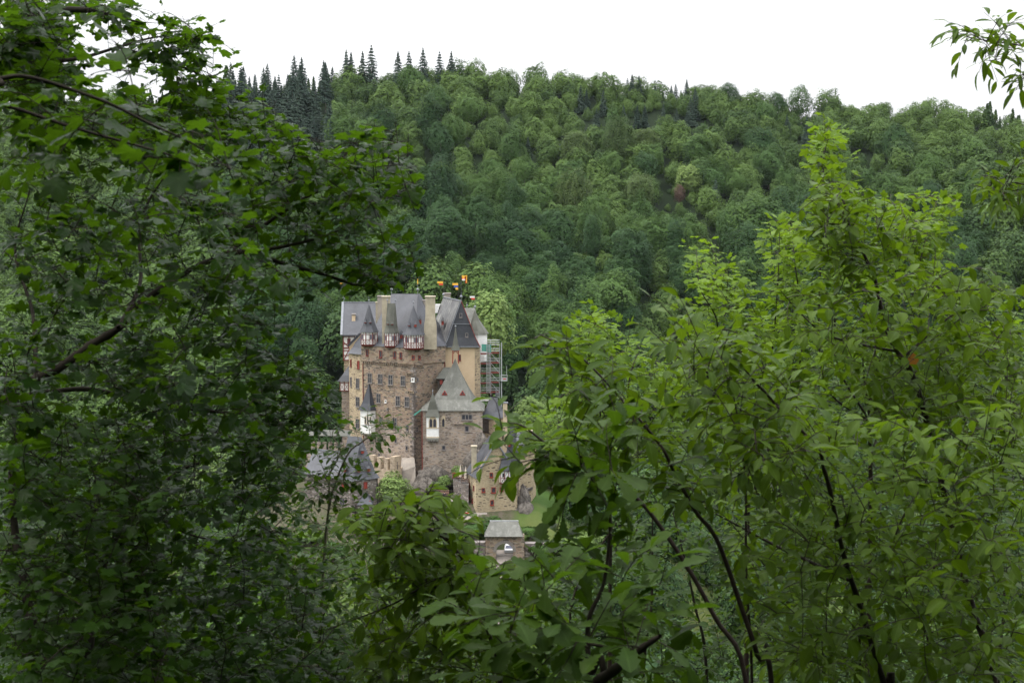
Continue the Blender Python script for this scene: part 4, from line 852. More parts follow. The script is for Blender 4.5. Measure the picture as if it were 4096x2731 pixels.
# red round road sign at the foot of the terrace wall
sg = thing('red_sign', 'round red sign at the foot of the terrace wall', 'sign', (*XY(1866, 298.5), gz(XY(1866, 298.5)[0], 298.5)))
m = MB(); p = Vector(sg.location); zz = Z(2045, 298.5); m.tube(p, (p.x, p.y, zz + .3), .04, 6); m.build('post', M['steel'], sg)
m = MB(); q = Vector((p.x, p.y - .06, zz)); n_ = 20; m.loft([[q + Vector((.6 * math.cos(6.2832 * k / n_), 0, .42 * math.sin(6.2832 * k / n_))) for k in range(n_)], [q + Vector((.6 * math.cos(6.2832 * k / n_), -.05, .42 * math.sin(6.2832 * k / n_))) for k in range(n_)]]); m.build('sign_disc', M['vred'], sg)
m = MB(); m.loft([[q + Vector((.26 * math.cos(6.2832 * k / n_), -.051, .17 * math.sin(6.2832 * k / n_))) for k in range(n_)], [q + Vector((.26 * math.cos(6.2832 * k / n_), -.07, .17 * math.sin(6.2832 * k / n_))) for k in range(n_)]]); m.build('sign_centre', M['canvas'], sg)
# car seen through the arch
cx_ = XY(2036, 290)[0]; czz = gz(cx_, 290.8)
car = thing('parked_car', 'white car with a dark windscreen seen through the arch of the gate', 'car', (cx_, 290.8, czz))
pr = [(-2.1, .35), (-2.1, .8), (-1.3, .95), (-.6, 1.45), (.9, 1.5), (1.7, 1.0), (2.1, .85), (2.1, .35)]
m = MB(); m.loft([[(cx_ + s * (.85 if z < 1.2 else .62), 290.8 + u, czz + z) for u, z in pr] for s in (-1, 1)]); m.build('body', M['vwhite'], car)
m = MB(); m.loft([[(cx_ - .72, 289.58, czz + .98), (cx_ + .72, 289.58, czz + .98), (cx_ + .56, 290.2, czz + 1.43), (cx_ - .56, 290.2, czz + 1.43)], [(cx_ - .72, 289.48, czz + .98), (cx_ + .72, 289.48, czz + .98), (cx_ + .56, 290.1, czz + 1.44), (cx_ - .56, 290.1, czz + 1.44)]]); m.build('windscreen', M['glass'], car)
for sx_ in (-.8, .8):
    for sy_ in (-1.3, 1.3): m = MB(); q = Vector((cx_ + sx_, 290.8 + sy_, czz + .32)); m.tube(q - Vector((.1, 0, 0)), q + Vector((.1, 0, 0)), .32, 12); m.build('wheel', M['tyre'], car)

# ---- road up to the gate
rd = MB()
for pts in ([(2025, 268), (2020, 280), (2019, 286), (2019, 292)], [(1950, 297.2), (1890, 297.0), (1830, 298.5), (1790, 301), (1770, 304)]):
    pl = [Vector((*XY(a, b, 2100), 0)) for a, b in pts]; qq = []; Lr, Rr = [], []
    for a, b in zip(pl, pl[1:]): qq += [a.lerp(b, k / 5) for k in range(5)]
    qq.append(pl[-1])
    for k, p in enumerate(qq):
        d = (qq[min(k + 1, len(qq) - 1)] - qq[max(k - 1, 0)]).normalized(); s = Vector((d.y, -d.x, 0)) * 1.6
        Lr.append((p.x - s.x, p.y - s.y, gz(p.x - s.x, p.y - s.y) + .2)); Rr.append((p.x + s.x, p.y + s.y, gz(p.x + s.x, p.y + s.y) + .2))
    for k in range(len(qq) - 1): rd.poly(Lr[k], Rr[k], Rr[k + 1], Lr[k + 1])
M['road'] = plain('pale_gravel', (.27, .235, .205), (.2, .175, .15), 3)
tag(rd.build('castle_path', M['road'], None), kind='structure')

# ---- low outer wall running out from the gate
for pts, top, lab in (([XY(1941, 286.2), XY(1760, 288), XY(1500, 289.5), XY(1230, 292)], 2168, 'low dark stone outer wall running left from the arched gate'), ([XY(2098, 286.4), XY(2180, 288), XY(2300, 292)], 2172, 'short dark stone outer wall running right from the arched gate')):
    o = thing('outer_wall', lab, 'wall', (pts[0][0], pts[0][1], -64)); m = MB(); k = MB()
    for (a, b) in zip(pts, pts[1:]):
        za, zb = Z(top, a[1]), Z(top, b[1]); dv = Vector((b[0] - a[0], b[1] - a[1], 0)).normalized(); nv = Vector((-dv.y, dv.x, 0)) * .4
        q = lambda p, s, z: (p[0] + nv.x * s, p[1] + nv.y * s, z)
        m.loft([[q(a, -1, -70), q(a, 1, -70), q(a, 1, za), q(a, -1, za)], [q(b, -1, -70), q(b, 1, -70), q(b, 1, zb), q(b, -1, zb)]])
        k.loft([[q(a, -1.3, za), q(a, 1.3, za), q(a, 0, za + .35)], [q(b, -1.3, zb), q(b, 1.3, zb), q(b, 0, zb + .35)]])
    m.build('wall', M['stone_dark'], o); k.build('coping', M['frame'], o)

# ---- bare rock under the chapel and beside the tan tower
def rock(lab, blobs):
    p0 = blobs[0]; o = MB(); r = random.Random(len(lab))
    for (px, py, Y, a, b, h) in blobs:
        c = P(px, py, Y); n = 22; rg = []
        for i in range(13):
            ph = math.pi * (i / 12 - .5); rg.append([c + Vector((a * math.cos(ph) * math.cos(6.2832 * j / n) * r.uniform(.7, 1.2), b * math.cos(ph) * math.sin(6.2832 * j / n) * r.uniform(.7, 1.2), h * math.sin(ph) * r.uniform(.85, 1.1))) for j in range(n)])
        o.loft(rg)
    ob = o.build('rock_outcrop', M['rock'], None, True); tag(ob, lab, 'rock')
rock('bare dark rock under the foot of the chapel house wall', [(1710, 1935, 314, 2.6, 2, 3.4), (1745, 1915, 314, 2.6, 2, 2.8), (1790, 1925, 314.5, 3, 2, 1.8), (1700, 1960, 312, 3, 3, 2.6)])
rock('craggy grey rock rising right of the chapel beside the cream chimney', [(1905, 1860, 311, 2.4, 2.5, 3.6), (1925, 1800, 312, 1.7, 2, 3.5), (1880, 1900, 311, 2.5, 2, 2.2)])
rock('mossy brown rock right of the tan tower house', [(2090, 2010, 303, 1.6, 2.5, 3.6), (2098, 2070, 301, 2.4, 2.5, 3.4)])

# ---- scaffolding and hoist
sf = thing('scaffolding', 'tall steel scaffolding with red decks and green net beside the plastered tower', 'scaffolding', (XY(1958, 332)[0], 332, -40))
X = [P(*c1(v, 1100), 332).x for v in (1742, 1855, 1955)]; zd = [Z(c1(0, v)[1], 332) for v in (930, 1040, 1150, 1258, 1368)]; zlo, zhi = Z(1600, 332), Z(c1(0, 830)[1], 332)
m = MB()
for k, x in enumerate(X):
    for y in (331.4, 332.9): m.tube((x, y, zlo - 6), (x, y, zhi + (.9 if k == 1 else 0)), .05, 6)
m.build('standard', M['steel'], sf)
m = MB()
for z in zd + [zhi - .1]:
    for y in (331.4, 332.9):
        for dz in (0, .5, 1.0): m.tube((X[0] - .3, y, z + dz), (X[2], y, z + dz), .035, 5)
    for x in X: m.tube((x, 331.4, z), (x, 332.9, z), .035, 5)
for a, b in zip(zd, zd[1:]): m.tube((X[1], 331.35, a + .1), (X[2], 331.35, b), .04, 5)
m.build('ledger', M['steel'], sf)
for z in zd:
    m = MB(); m.box(((X[0] + X[1]) / 2, 332.15, z - .2), X[1] - X[0], 1.4, .12); m.box(((X[0] + X[1]) / 2, 331.36, z - .05), X[1] - X[0], .06, .3); m.build('deck', M['deck'], sf)
    m = MB(); m.box(((X[1] + X[2]) / 2, 332.15, z - .02), X[2] - X[1] - .1, 1.4, .12); m.box(((X[1] + X[2]) / 2, 331.36, z + .12), X[2] - X[1] - .1, .06, .3); m.build('deck', M['deck'], sf)
m = MB(); xl = P(*c1(1828, 1100), 331).x
for s in (-.35, .35): m.bar((xl + s, 331.2, zd[-1]), (xl + s, 331.2, zhi + .2), .08)
z = zd[-1]
while z < zhi: m.bar((xl - .35, 331.2, z), (xl + .35, 331.2, z), .06, .1); z += .3
x2 = P(*c1(1935, 1400), 331).x
for s in (-.35, .35): m.bar((x2 + s - .15, 331.2, Z(1590, 331)), (x2 + s, 331.2, zd[-1] + .5), .08)
z = zd[-1]
while z > Z(1590, 331): m.bar((x2 - .4, 331.2, z), (x2 + .35, 331.2, z), .06, .1); z -= .35
m.build('stair_ladder', M['steel'], sf)
m = MB(); m.loft([[(X[0] + .25, 331.3, zd[0] + .5), (X[1] + .1, 331.3, zd[0] + .2), (X[1] + .1, 331.3, zhi), (X[0] + .25, 331.3, zhi + .1)], [(X[0] + .25, 331.34, zd[0] + .5), (X[1] + .1, 331.34, zd[0] + .2), (X[1] + .1, 331.34, zhi), (X[0] + .25, 331.34, zhi + .1)]]); m.build('safety_net', M['net'], sf)
m = MB(); m.box((X[0] + 1, 331.2, Z(1598, 331)), 2.2, 1.2, .5); m.build('dust_sheet', M['white'], sf)
ho = thing('goods_hoist', 'grey goods hoist with cage on a tall mast beside the scaffolding', 'hoist', (XY(2006, 331)[0], 331, -42))
m = MB(); xm = XY(2006, 331)[0]; z0, z1 = Z(1625, 331) - 3, Z(1371, 331); m.box((xm, 331, (z0 + z1) / 2), .22, .22, z1 - z0); m.build('mast', M['steel'], ho)
m = MB(); cx0, cx1, zc0, zc1 = XY(2003, 330)[0], XY(2029, 330)[0], Z(1523, 330), Z(1501, 330)
m.box(((cx0 + cx1) / 2, 330.4, zc0), cx1 - cx0, 1, .08); m.box(((cx0 + cx1) / 2 + .1, 329.9, (zc0 * .6 + zc1 * .4)), cx1 - cx0 - .3, .05, .6)
for x in (cx0, cx1):
    for y in (329.9, 330.9): m.box((x, y, (zc0 + zc1) / 2), .07, .07, zc1 - zc0)
for y in (329.9, 330.9): m.box(((cx0 + cx1) / 2, y, zc1), cx1 - cx0, .07, .07)
m.box((cx1 - .15, 330.4, zc1 + 1), .08, .08, 2.0); m.build('cage', M['steel'], ho)
m = MB(); m.box(((cx0 + cx1) / 2 + .15, 329.85, zc0 + .45), .6, .04, .2); m.build('cage_plate', M['vred'], ho)
# ---------------------------------------------------------------- foliage helpers
def np_mesh(name, V, tot, idx, mats, attrs=(), smooth=False):
    "mesh from arrays: V (n,3), face sizes tot, flat vertex indices idx"
    m = bpy.data.meshes.new(name); m.vertices.add(len(V)); m.vertices.foreach_set('co', np.asarray(V, np.float32).ravel())
    m.loops.add(len(idx)); m.loops.foreach_set('vertex_index', np.asarray(idx, np.int32))
    m.polygons.add(len(tot)); st = np.concatenate([[0], np.cumsum(tot)[:-1]]); m.polygons.foreach_set('loop_start', st.astype(np.int32))
    for nm, a in attrs: at = m.attributes.new(nm, 'FLOAT', 'POINT'); at.data.foreach_set('value', np.asarray(a, np.float32))
    if smooth: m.polygons.foreach_set('use_smooth', np.ones(len(tot), bool))
    for x in (mats if isinstance(mats, (list, tuple)) else [mats]): m.materials.append(x)
    m.update(calc_edges=True); m.validate(); return m
def unit(a): return a / np.maximum(np.linalg.norm(a, axis=-1, keepdims=True), 1e-9)

def leaf_mat(name, c0, c1_, tr, rough=.42, spec=.5, trans=.4, vein=None):
    t = NT(name); at = t.node('ShaderNodeAttribute', attribute_name='tint'); oi = t.node('ShaderNodeObjectInfo')
    ad = t.node('ShaderNodeMath', operation='MULTIPLY_ADD'); ad.inputs[1].default_value = .7; t.link(oi.outputs['Random'], ad.inputs[0])
    sc = t.node('ShaderNodeMath', operation='MULTIPLY_ADD'); sc.inputs[1].default_value = 1.0; sc.inputs[2].default_value = -.33
    t.link(at.outputs['Fac'], sc.inputs[0]); t.link(sc.outputs[0], ad.inputs[2])
    c = t.mix(ad.outputs[0], c0, c1_)
    if vein:
        ve = t.node('ShaderNodeAttribute', attribute_name='vein'); c = t.mix(t.ramp(ve.outputs['Fac'], [(.86, 0.0), (.97, .6)]), c, vein)
        nz = t.noise(t.coord((1, 1, 1)), 45, 3); c = t.mix(1.0, c, t.ramp(nz, [(.3, .85), (.7, 1.12)]), 'MULTIPLY')
    t.done(c, rough, spec)
    tl = t.node('ShaderNodeBsdfTranslucent'); t.link(t.mix(ad.outputs[0], tr, tuple(x * 1.25 for x in tr)), tl.inputs[0])
    mi = t.node('ShaderNodeMixShader'); mi.inputs[0].default_value = trans
    t.link(t.bsdf.outputs[0], mi.inputs[1]); t.link(tl.outputs[0], mi.inputs[2]); t.link(mi.outputs[0], t.out.inputs[0]); return t.m

# ---------------------------------------------------------------- the wooded hill
LM = dict(
    dark=leaf_mat('dark_green_foliage', (.016, .043, .014), (.036, .079, .021), (.05, .10, .015), .7, .15, .12),
    mid=leaf_mat('mid_green_foliage', (.035, .077, .019), (.072, .130, .028), (.09, .15, .02), .7, .15, .12),
    olive=leaf_mat('olive_foliage', (.042, .074, .021), (.074, .110, .030), (.09, .12, .02), .7, .15, .12),
    light=leaf_mat('light_green_foliage', (.10, .165, .045), (.155, .22, .06), (.15, .24, .04), .7, .15, .12),
    fir=leaf_mat('blue_green_needles', (.026, .050, .036), (.052, .080, .055), (.03, .05, .03), .7, .2, .12),
    dead=leaf_mat('dead_brown_leaves', (.10, .065, .05), (.15, .10, .075), (.15, .08, .05), .8, .2, .2))
def cards(r, p, nrm, size, fold=.25):
    "one folded leaf-spray rhombus of two quads per point"
    n = len(p); a = unit(np.cross(nrm, r.normal(size=(n, 3)))); b = np.cross(nrm, a); s = size[:, None]
    k = r.uniform(.45, .8, (n, 1))
    V = np.stack([p - a * s, p + b * s * k - nrm * s * fold, p + a * s * 1.1, p - b * s * k * r.uniform(.7, 1.1, (n, 1)) - nrm * s * fold], 1)
    return V.reshape(-1, 3)
def sph(d, seed, f):
    q = np.random.RandomState(seed); o = 0
    for k in range(6): v = unit(q.normal(size=3)); o = o + np.sin(d @ v * f * q.uniform(.7, 1.5) + q.uniform(0, 6.28))
    return o / 2.6
def broad_points(r, n, R, H, nl):
    "points and outward normals of a lumpy, ragged egg-shaped crown of radius R, height H whose underside is at z=0"
    s = r.randint(1000); d = unit(r.normal(size=(n, 3)) + np.array((0, 0, .22)))
    rad = 1 + .20 * sph(d, s, 4.2) + .12 * sph(d, s + 1, 9) + .07 * sph(d, s + 2, 19); rad = rad * np.where(r.rand(n) < .82, r.uniform(.86, 1.05, n), r.uniform(.45, .86, n))
    e = np.sign(d[:, 2]) * np.abs(d[:, 2]) ** 1.0; tap = 1 - .10 * np.clip(e, 0, 1)
    p = np.stack([d[:, 0] * R * rad * tap, d[:, 1] * R * rad * tap, H * .47 + e * rad * H * .50], 1); p[:, 2] = np.maximum(p[:, 2], r.uniform(-.3, 1.0, n))
    lean = r.uniform(-.12, .12, 2); p[:, 0] += lean[0] * p[:, 2]; p[:, 1] += lean[1] * p[:, 2]
    return p, unit(d * 1.05 + r.normal(size=(n, 3)) * .30 + np.array((0, 0, .5)))
def fir_points(r, n, R, H):
    t = r.uniform(.0, 1, n) ** 1.25; sec = np.floor(r.uniform(0, 1, n) * 9); off = r.rand(9)[sec.astype(int)]; lv = np.clip((np.floor(t * 15 + off) - off * .6) / 15, 0, 1); a = sec / 9 * 6.283 + lv * 17 + r.normal(size=n) * .2
    q = r.uniform(.15, 1, n) ** .7; rad = R * np.maximum(1 - lv, .02) ** .85 * q * (.78 + .22 * np.sin(lv * 9 + a * 2 + r.uniform(0, 6)) + .3 * r.rand(9)[sec.astype(int)])
    p = np.stack([np.cos(a) * rad, np.sin(a) * rad, H * (lv * .98 + .02) - rad * .32 + (t - lv) * H * .35], 1)
    return p, unit(np.stack([np.cos(a) * .5, np.sin(a) * .5, np.ones(n) * .9], 1) + r.normal(size=(n, 3)) * .35)
def crown_mesh(name, kind, seed, n, R, H, size, mat):
    r = np.random.RandomState(seed)
    p, nn = fir_points(r, n, R, H) if kind == 'fir' else broad_points(r, n, R, H, r.randint(13, 19))
    V = cards(r, p, nn, size * r.uniform(.55, 1.25, n) * (1 - .6 * p[:, 2] / H if kind == 'fir' else 1)); tint = np.repeat(np.clip(r.normal(.45, .13, n), 0, 1), 4)
    return np_mesh(name, V, np.full(n, 4), np.arange(4 * n), mat, [('tint', tint)])
def trunk_mb(H, r0, limbs, seed):
    r = random.Random(seed); m = MB(); p = Vector((0, 0, -1.0)); rr = r0
    for k in range(5):
        q = p + Vector((r.uniform(-.2, .2), r.uniform(-.2, .2), H / 5 + (.2 if k == 0 else 0))); m.tube(p, q, rr, 7, rr * .8); p = q; rr *= .8
        if limbs and k >= 1:
            for j in range(2): a = r.uniform(0, 6.28); e = p + Vector((math.cos(a) * H * .22, math.sin(a) * H * .22, H * .18)); m.tube(p, e, rr * .5, 5, rr * .15)
    return m
def make_tree(name, kind, seed, mat, R, H, ch, n, size, trunk=None):
    "prototype tree: crown underside at ch, total height ch + H"
    o = thing(name, None, 'tree'); cm = crown_mesh('crown', kind, seed, n, R, H, size, mat)
    c = bpy.data.objects.new('crown', cm); COL.objects.link(c); c.parent = o; c.location = (0, 0, ch)
    t = trunk_mb(ch + H * (.55 if kind != 'fir' else .8), .3 if kind != 'fir' else .26, kind != 'fir', seed).build('trunk', M['bark_far'], o); return o
used = {}
def put(proto, loc, rot, sc, label, group, cat='tree'):
    if proto not in used: used[proto] = 1; o = proto
    else:
        o = proto.copy(); COL.objects.link(o)
        for ch in proto.children: c = ch.copy(); COL.objects.link(c); c.parent = o
    o.location = loc; o.rotation_euler = (0, 0, rot); o.scale = sc
    return tag(o, label, cat, group)
TONES = dict(dark=('dark green', 5), mid=('mid green', 5), olive=('olive green', 3))
protos = {}
for tn, (_, cnt) in TONES.items():
    protos[tn] = [make_tree('broadleaf_tree', 'broad', 100 + 17 * k + len(tn), LM[tn], 5.0 + .6 * (k % 3 - 1), 10.5 + 1.3 * (k % 4), 1.6, 6500, .265) for k in range(cnt)]
firs = [make_tree('spruce_tree', 'fir', 300 + k, LM['fir'], 4.0 + .4 * k, 15 + k, 1.5 if k < 3 else 6.5, 2600, .62) for k in range(4)]

r = np.random.RandomState(11)
cand = []
sp = 9.3
for yy in np.arange(397, 752, sp * .78):
    W_ = yy * .345 + 14
    for xx in np.arange(-W_, W_, sp):
        x, y = xx + r.uniform(-.45, .45) * sp, yy + r.uniform(-.45, .45) * sp
        if y < 405 and -34 < x < 4 and r.rand() < .3: continue
        cand.append((x, y))
for _ in range(110): x = (r.uniform(3040, 3330) - CX) / F; y = r.uniform(640, 712); cand.append((x * y, y))          # young growth at the notch of the skyline
for _ in range(90): x = (r.uniform(2150, 2950) - CX) / F; y = r.uniform(680, 730); cand.append((x * y, y))
NX = len(cand)
cand = np.array(cand); cz = terrain(cand[:, 0], cand[:, 1])
cpx, cpy = PX(np.stack([cand[:, 0], cand[:, 1], cz + 9], 1))
tsz = np.clip(r.lognormal(-.08, .26, len(cand)), .5, 1.5) * .96 * np.where(cand[:, 1] < 560, 1.12, np.where(cand[:, 1] > 640, .82, .92)) * np.where((wob(cand[:, 0], cand[:, 1], .05, 8) > .35), .72, 1)
tone = np.clip((cand[:, 1] - 560) / 260, -.3, .4) + wob(cand[:, 0], cand[:, 1], .03, 21) + r.normal(size=len(cand)) * .38
tname = np.where(tone > .72, 'olive', np.where(tone > -.12, 'mid', 'dark'))
# spruce stands: left shoulder of the ridge, and a dark stand right of the middle
conif = ((cpx > 500) & (cpx < 1330) & (cand[:, 1] > 600) & (cpx < 1390 - (cand[:, 1] < 660) * 60)) | ((cpx > 2320) & (cpx < 2830) & (cpy > 290) & (cpy < 470) & (r.rand(len(cand)) < .75)) | ((cpx > 3930) & (cpy < 480) & (cand[:, 1] > 640)) | ((cand[:, 1] > 560) & (r.rand(len(cand)) < .05))
front = (cand[:, 1] > 552) & (cand[:, 1] < 604) & (cpx > 2650) & (cpx < 2820)          # low growth here keeps the bright tree and the dead tree in the open
tsz = np.where(front, tsz * .42, tsz)
gap = (cpx > 3075) & (cpx < 3290) & (cand[:, 1] > 640)
conif[NX - 90:] = False; tsz[NX - 90:] *= .72
vis = (cpx > 900) & (cpx < 3900) & (cpy < 1450) & ~((cpx > 1380) & (cpx < 1980) & (cpy > 1150))
hidden_behind = cand[:, 1] > 725
score = np.where(vis & ~hidden_behind, 1.0, 0) * tsz / cand[:, 1]
order = np.argsort(-score)
bro = [i for i in order if not conif[i] and not gap[i]][:300]; con = [i for i in order if conif[i] and vis[i]][:110]
zone = lambda y: 'low on the wooded slope' if y < 480 else ('halfway up the wooded slope' if y < 600 else 'near the top of the wooded ridge')
picked = set(bro) | set(con)
for i in bro:
    tn = tname[i]; pr = protos[tn][r.randint(len(protos[tn]))]; s = tsz[i]; x, y = cand[i]
    put(pr, (x, y, cz[i] - .6), r.uniform(0, 6.28), (s * r.uniform(.9, 1.12), s * r.uniform(.9, 1.12), s * r.uniform(.88, 1.2)), f'{TONES[tn][0]} broadleaf tree standing {zone(y)}', f'{TONES[tn][0]} broadleaf trees {zone(y)}')
for i in con:
    x, y = cand[i]; left = cpx[i] < 1500; s = r.uniform(.8, 1.12) * (.95 if left and y > 595 else .7)
    lab = ('dark spruce in the stand on the left shoulder of the ridge', 'spruces on the left shoulder of the ridge') if left and y > 595 else ('blue-green spruce scattered among broadleaf trees on the slope or ridge', 'spruces scattered over the slope and ridge')
    put(firs[(3 if r.rand() < .6 else r.randint(3)) if left and y < 690 else r.randint(3)], (x, y, cz[i] - .5), r.uniform(0, 6.28), (s * .95, s * .95, s), *lab)
# single skyline trees, placed one by one from the photo
for px, top, lab in ((1592, 195, 'spruce on the skyline, first of the five right of the stand'), (1636, 205, 'spruce on the skyline, second of the five right of the stand'), (1692, 192, 'tallest spruce on the skyline right of the stand'), (1758, 215, 'short spruce on the skyline, fourth right of the stand'), (1805, 205, 'rounded spruce on the skyline, last of the five right of the stand'), (1385, 200, 'spruce on the skyline, left of a close pair'), (1404, 198, 'spruce on the skyline, right of a close pair'), (1450, 205, 'short spruce beside a taller one on the skyline'), (1485, 190, 'tall spruce right of a shorter one on the skyline')):
    p = P(px, top, 700); g = gz(p.x, 700); h = p.z - g; pr = firs[r.randint(3)]; H0 = 17.5
    put(pr, (p.x, 700, g), r.uniform(0, 6.28), (h / H0 * .9, h / H0 * .9, h / H0), lab, 'single spruces on the skyline')
def solo(px, top, Y, R, tn, lab, name=None, grp=None, seed=None, hs=None):
    "one tree placed by the photo position of its top"
    p = P(px, top, Y); g = gz(p.x, Y); h = p.z - g
    if name:
        t_ = make_tree(name, 'broad', seed or int(px), LM[tn], R, hs or min(h * .75, R * 2.1), max(.3, h - (hs or min(h * .75, R * 2.1))), 2600, R * .085); t_.location = (p.x, Y, g); used[t_] = 1; return tag(t_, lab, 'tree', grp)
    pr = protos[tn][r.randint(len(protos[tn]))]; return put(pr, (p.x, Y, g - .5), r.uniform(0, 6.28), (R / 5, R / 5, h / 14.5), lab, grp)
def depth_for(px, top, h):
    return next((y for y in np.arange(480, 720, 1.0) if P(px, top, y).z - gz(P(px, top, y).x, y) < h), 600)
YB = depth_for(2755, 655, 13.5)
solo(2755, 655, YB, 5.2, 'light', 'bright yellow-green round tree in the middle of the dark slope', 'bright_tree', None, 61, 11)
solo(2715, 735, YB - 9, 2.0, 'dead', 'small dead tree with brown leaves below the bright green tree', 'dead_tree', None, 5, 7)
solo(1965, 1155, 362, 5.6, 'light', 'tall light green tree right behind the plastered tower', 'tall_tree', None, 9, 17)
solo(3115, 342, 704, 5.0, 'dark', 'thin lone tree left of the notch in the skyline'); solo(3195, 345, 704, 5.2, 'mid', 'lone tree right of the thin one at the notch in the skyline')
solo(2920, 318, 704, 4.5, 'dark', 'dark tree ending the wood left of the notch in the skyline')
for px, top, Y, R, lab in ((2130, 1580, 372, 4.6, 'light green bushy tree right of the scaffolding foot, the highest of three'), (2110, 1660, 352, 4.0, 'light green bushy tree right of the scaffolding foot, the nearest of three'), (2230, 1640, 366, 5.0, 'light green bushy tree right of the scaffolding foot, the rightmost of three')):
    solo(px, top, Y, R, 'light', lab, 'bushy_tree', 'light green trees right of the castle', int(px), 8)
solo(1572, 1925, 303, 3.3, 'light', 'round bright green bush below the crenellated wall', 'round_bush', None, 31, 5)
for k, (px, top, Y, R) in enumerate(((1080, 1850, 330, 5), (960, 1900, 322, 5), (1150, 1760, 352, 5), (1010, 1740, 360, 5.5), (830, 1830, 345, 6), (700, 1900, 335, 6), (2230, 1830, 330, 5), (2330, 1900, 315, 5), (2420, 1800, 345, 6), (2560, 1880, 330, 6), (1225, 2120, 290, 3.4), (1330, 2165, 285, 3), (1500, 2190, 282, 3.2), (1650, 2185, 284, 2.6), (1760, 2150, 287, 2.4), (2180, 2180, 288, 3.5), (2300, 2120, 290, 4))):
    solo(px, top, Y, R, ('mid', 'light', 'olive')[k % 3] if k < 10 else ('light', 'mid')[k % 2], 'small green tree growing on the slopes around the foot of the castle' if k < 10 else 'low green bush below the castle in front of the gatehouse and gate', 'castle_tree' if k < 10 else 'castle_bush', 'small trees around the castle' if k < 10 else 'bushes in front of the castle', 50 + k, None)
for px, top, Y, R in ((1900, 2095, 291.5, 2.2), (1935, 2075, 293, 2.0), (1860, 2110, 291, 2.4), (1800, 2125, 290, 2.6), (2120, 2110, 292, 2.4), (1985, 2062, 295.5, 1.6), (1430, 2070, 293, 2.6), (1590, 2100, 291, 2.8)):
    solo(px, top, Y, R, 'mid', 'low green bush below the castle in front of the gatehouse and gate', 'castle_bush', 'bushes in front of the castle', int(px))
# shrubs on the rock by the terrace
for px, top, Y, R, lab in ((1838, 1868, 311.5, 1.7, 'leafy bright shrub on the rock behind the parasols'), (1780, 1905, 311, 1.5, 'low shrub on the rock left of the red counter')):
    p = P(px, top, Y); o = thing('rock_shrub', lab, 'shrub', (p.x, Y, p.z - 1.6)); c = bpy.data.objects.new('foliage', crown_mesh('foliage', 'broad', int(px), 700, R, 2.2, .2, LM['light'])); COL.objects.link(c); c.parent = o; c.location = (0, 0, -.4)
# unseen trees added around the viewpoint only to shade the near saplings
for k, (x, y) in enumerate(((-9, -2.5), (-6, -10), (1.5, -9.5), (9, -8), (-14, -8), (-11.5, 6.5), (-13.5, 14), (0, -18), (9, -18), (-8, -19), (15, -3), (17, -13), (6, -6.5), (12.5, 4))):
    put(protos[('dark', 'mid')[k % 2]][k % 4], (x, y, gz(x, y) - .4), k * 1.3, (1.0, 1.0, 1.1), 'unseen green broadleaf tree added around the viewpoint for shade', 'unseen shade trees added around the viewpoint')
# everything further: the rest of the wood as one mass
rest = [i for i in range(len(cand)) if i not in picked]; tsz = np.where(gap, tsz * .5, tsz)
VV, TT, = [], []
rr_ = np.random.RandomState(5); lib = []
for k in range(6): q = np.random.RandomState(70 + k); p, nn = broad_points(q, 2300, 5.0, 11.8, 15); lib.append((cards(q, p, nn, .41 * q.uniform(.55, 1.25, 2300)), 2300))
for k in range(3): q = np.random.RandomState(80 + k); p, nn = fir_points(q, 1000, 4.2, 16); lib.append((cards(q, p, nn, .75 * q.uniform(.55, 1.25, 1000)), 1000))
for i in rest:
    V, n = lib[rr_.randint(6)] if not conif[i] else lib[6 + rr_.randint(3)]
    a = rr_.uniform(0, 6.28); ca, sa = math.cos(a), math.sin(a); s = tsz[i] * (1.0 if conif[i] and cpx[i] < 1500 else (.75 if conif[i] else 1))
    VV.append(np.stack([(V[:, 0] * ca - V[:, 1] * sa) * s, (V[:, 0] * sa + V[:, 1] * ca) * s, (V[:, 2] + 1.4) * s], 1) + np.array((cand[i, 0], cand[i, 1], cz[i] - .6)))
    TT.append(np.clip(np.repeat(rr_.normal(.45 + tone[i] * .45 + rr_.normal() * .22 - (.5 if conif[i] else 0), .2, n), 4), 0, 1.2))
VV = np.concatenate(VV); TT = np.concatenate(TT)
LM['mass'] = leaf_mat('distant_wood_foliage', (.019, .046, .016), (.084, .142, .031), (.10, .15, .02), .7, .15, .12)
fo = bpy.data.objects.new('distant_woodland', np_mesh('distant_woodland', VV, np.full(len(VV) // 4, 4), np.arange(len(VV)), LM['mass'], [('tint', TT)])); COL.objects.link(fo)
tag(fo, 'far green wood filling the hillside between and behind the nearer trees', 'woodland', None, 'stuff')
# the wood along the valley floor, seen only through the gaps of the near saplings
q = np.random.RandomState(77); VV = []; TT = []
for _ in range(900):
    y = q.uniform(165, 398); x = q.uniform(-.36, .36) * y; s = q.uniform(.7, 1.1); g = gz(x, y); px, py = PX(np.array((x, y, g + 15 * s)))
    if -54 < x < 12 and y > 262: continue
    if 1150 < px < 2260 and py < 2330: continue
    if (1020 < px < 1140 and 2050 < py < 2260) or (2110 < px < 2260 and py < 2250): continue
    V, n = lib[q.randint(6)]; a = q.uniform(0, 6.28); ca, sa = math.cos(a), math.sin(a)
    VV.append(np.stack([(V[:, 0] * ca - V[:, 1] * sa) * s, (V[:, 0] * sa + V[:, 1] * ca) * s, (V[:, 2] + 1.4) * s], 1) + np.array((x, y, g - .6))); TT.append(np.clip(np.repeat(q.normal(.35, .25, n), 4), 0, 1.2))
    if len(VV) > 330: break
VV = np.concatenate(VV); TT = np.concatenate(TT)
vo = bpy.data.objects.new('valley_woodland', np_mesh('valley_woodland', VV, np.full(len(VV) // 4, 4), np.arange(len(VV)), LM['mass'], [('tint', TT)])); COL.objects.link(vo)
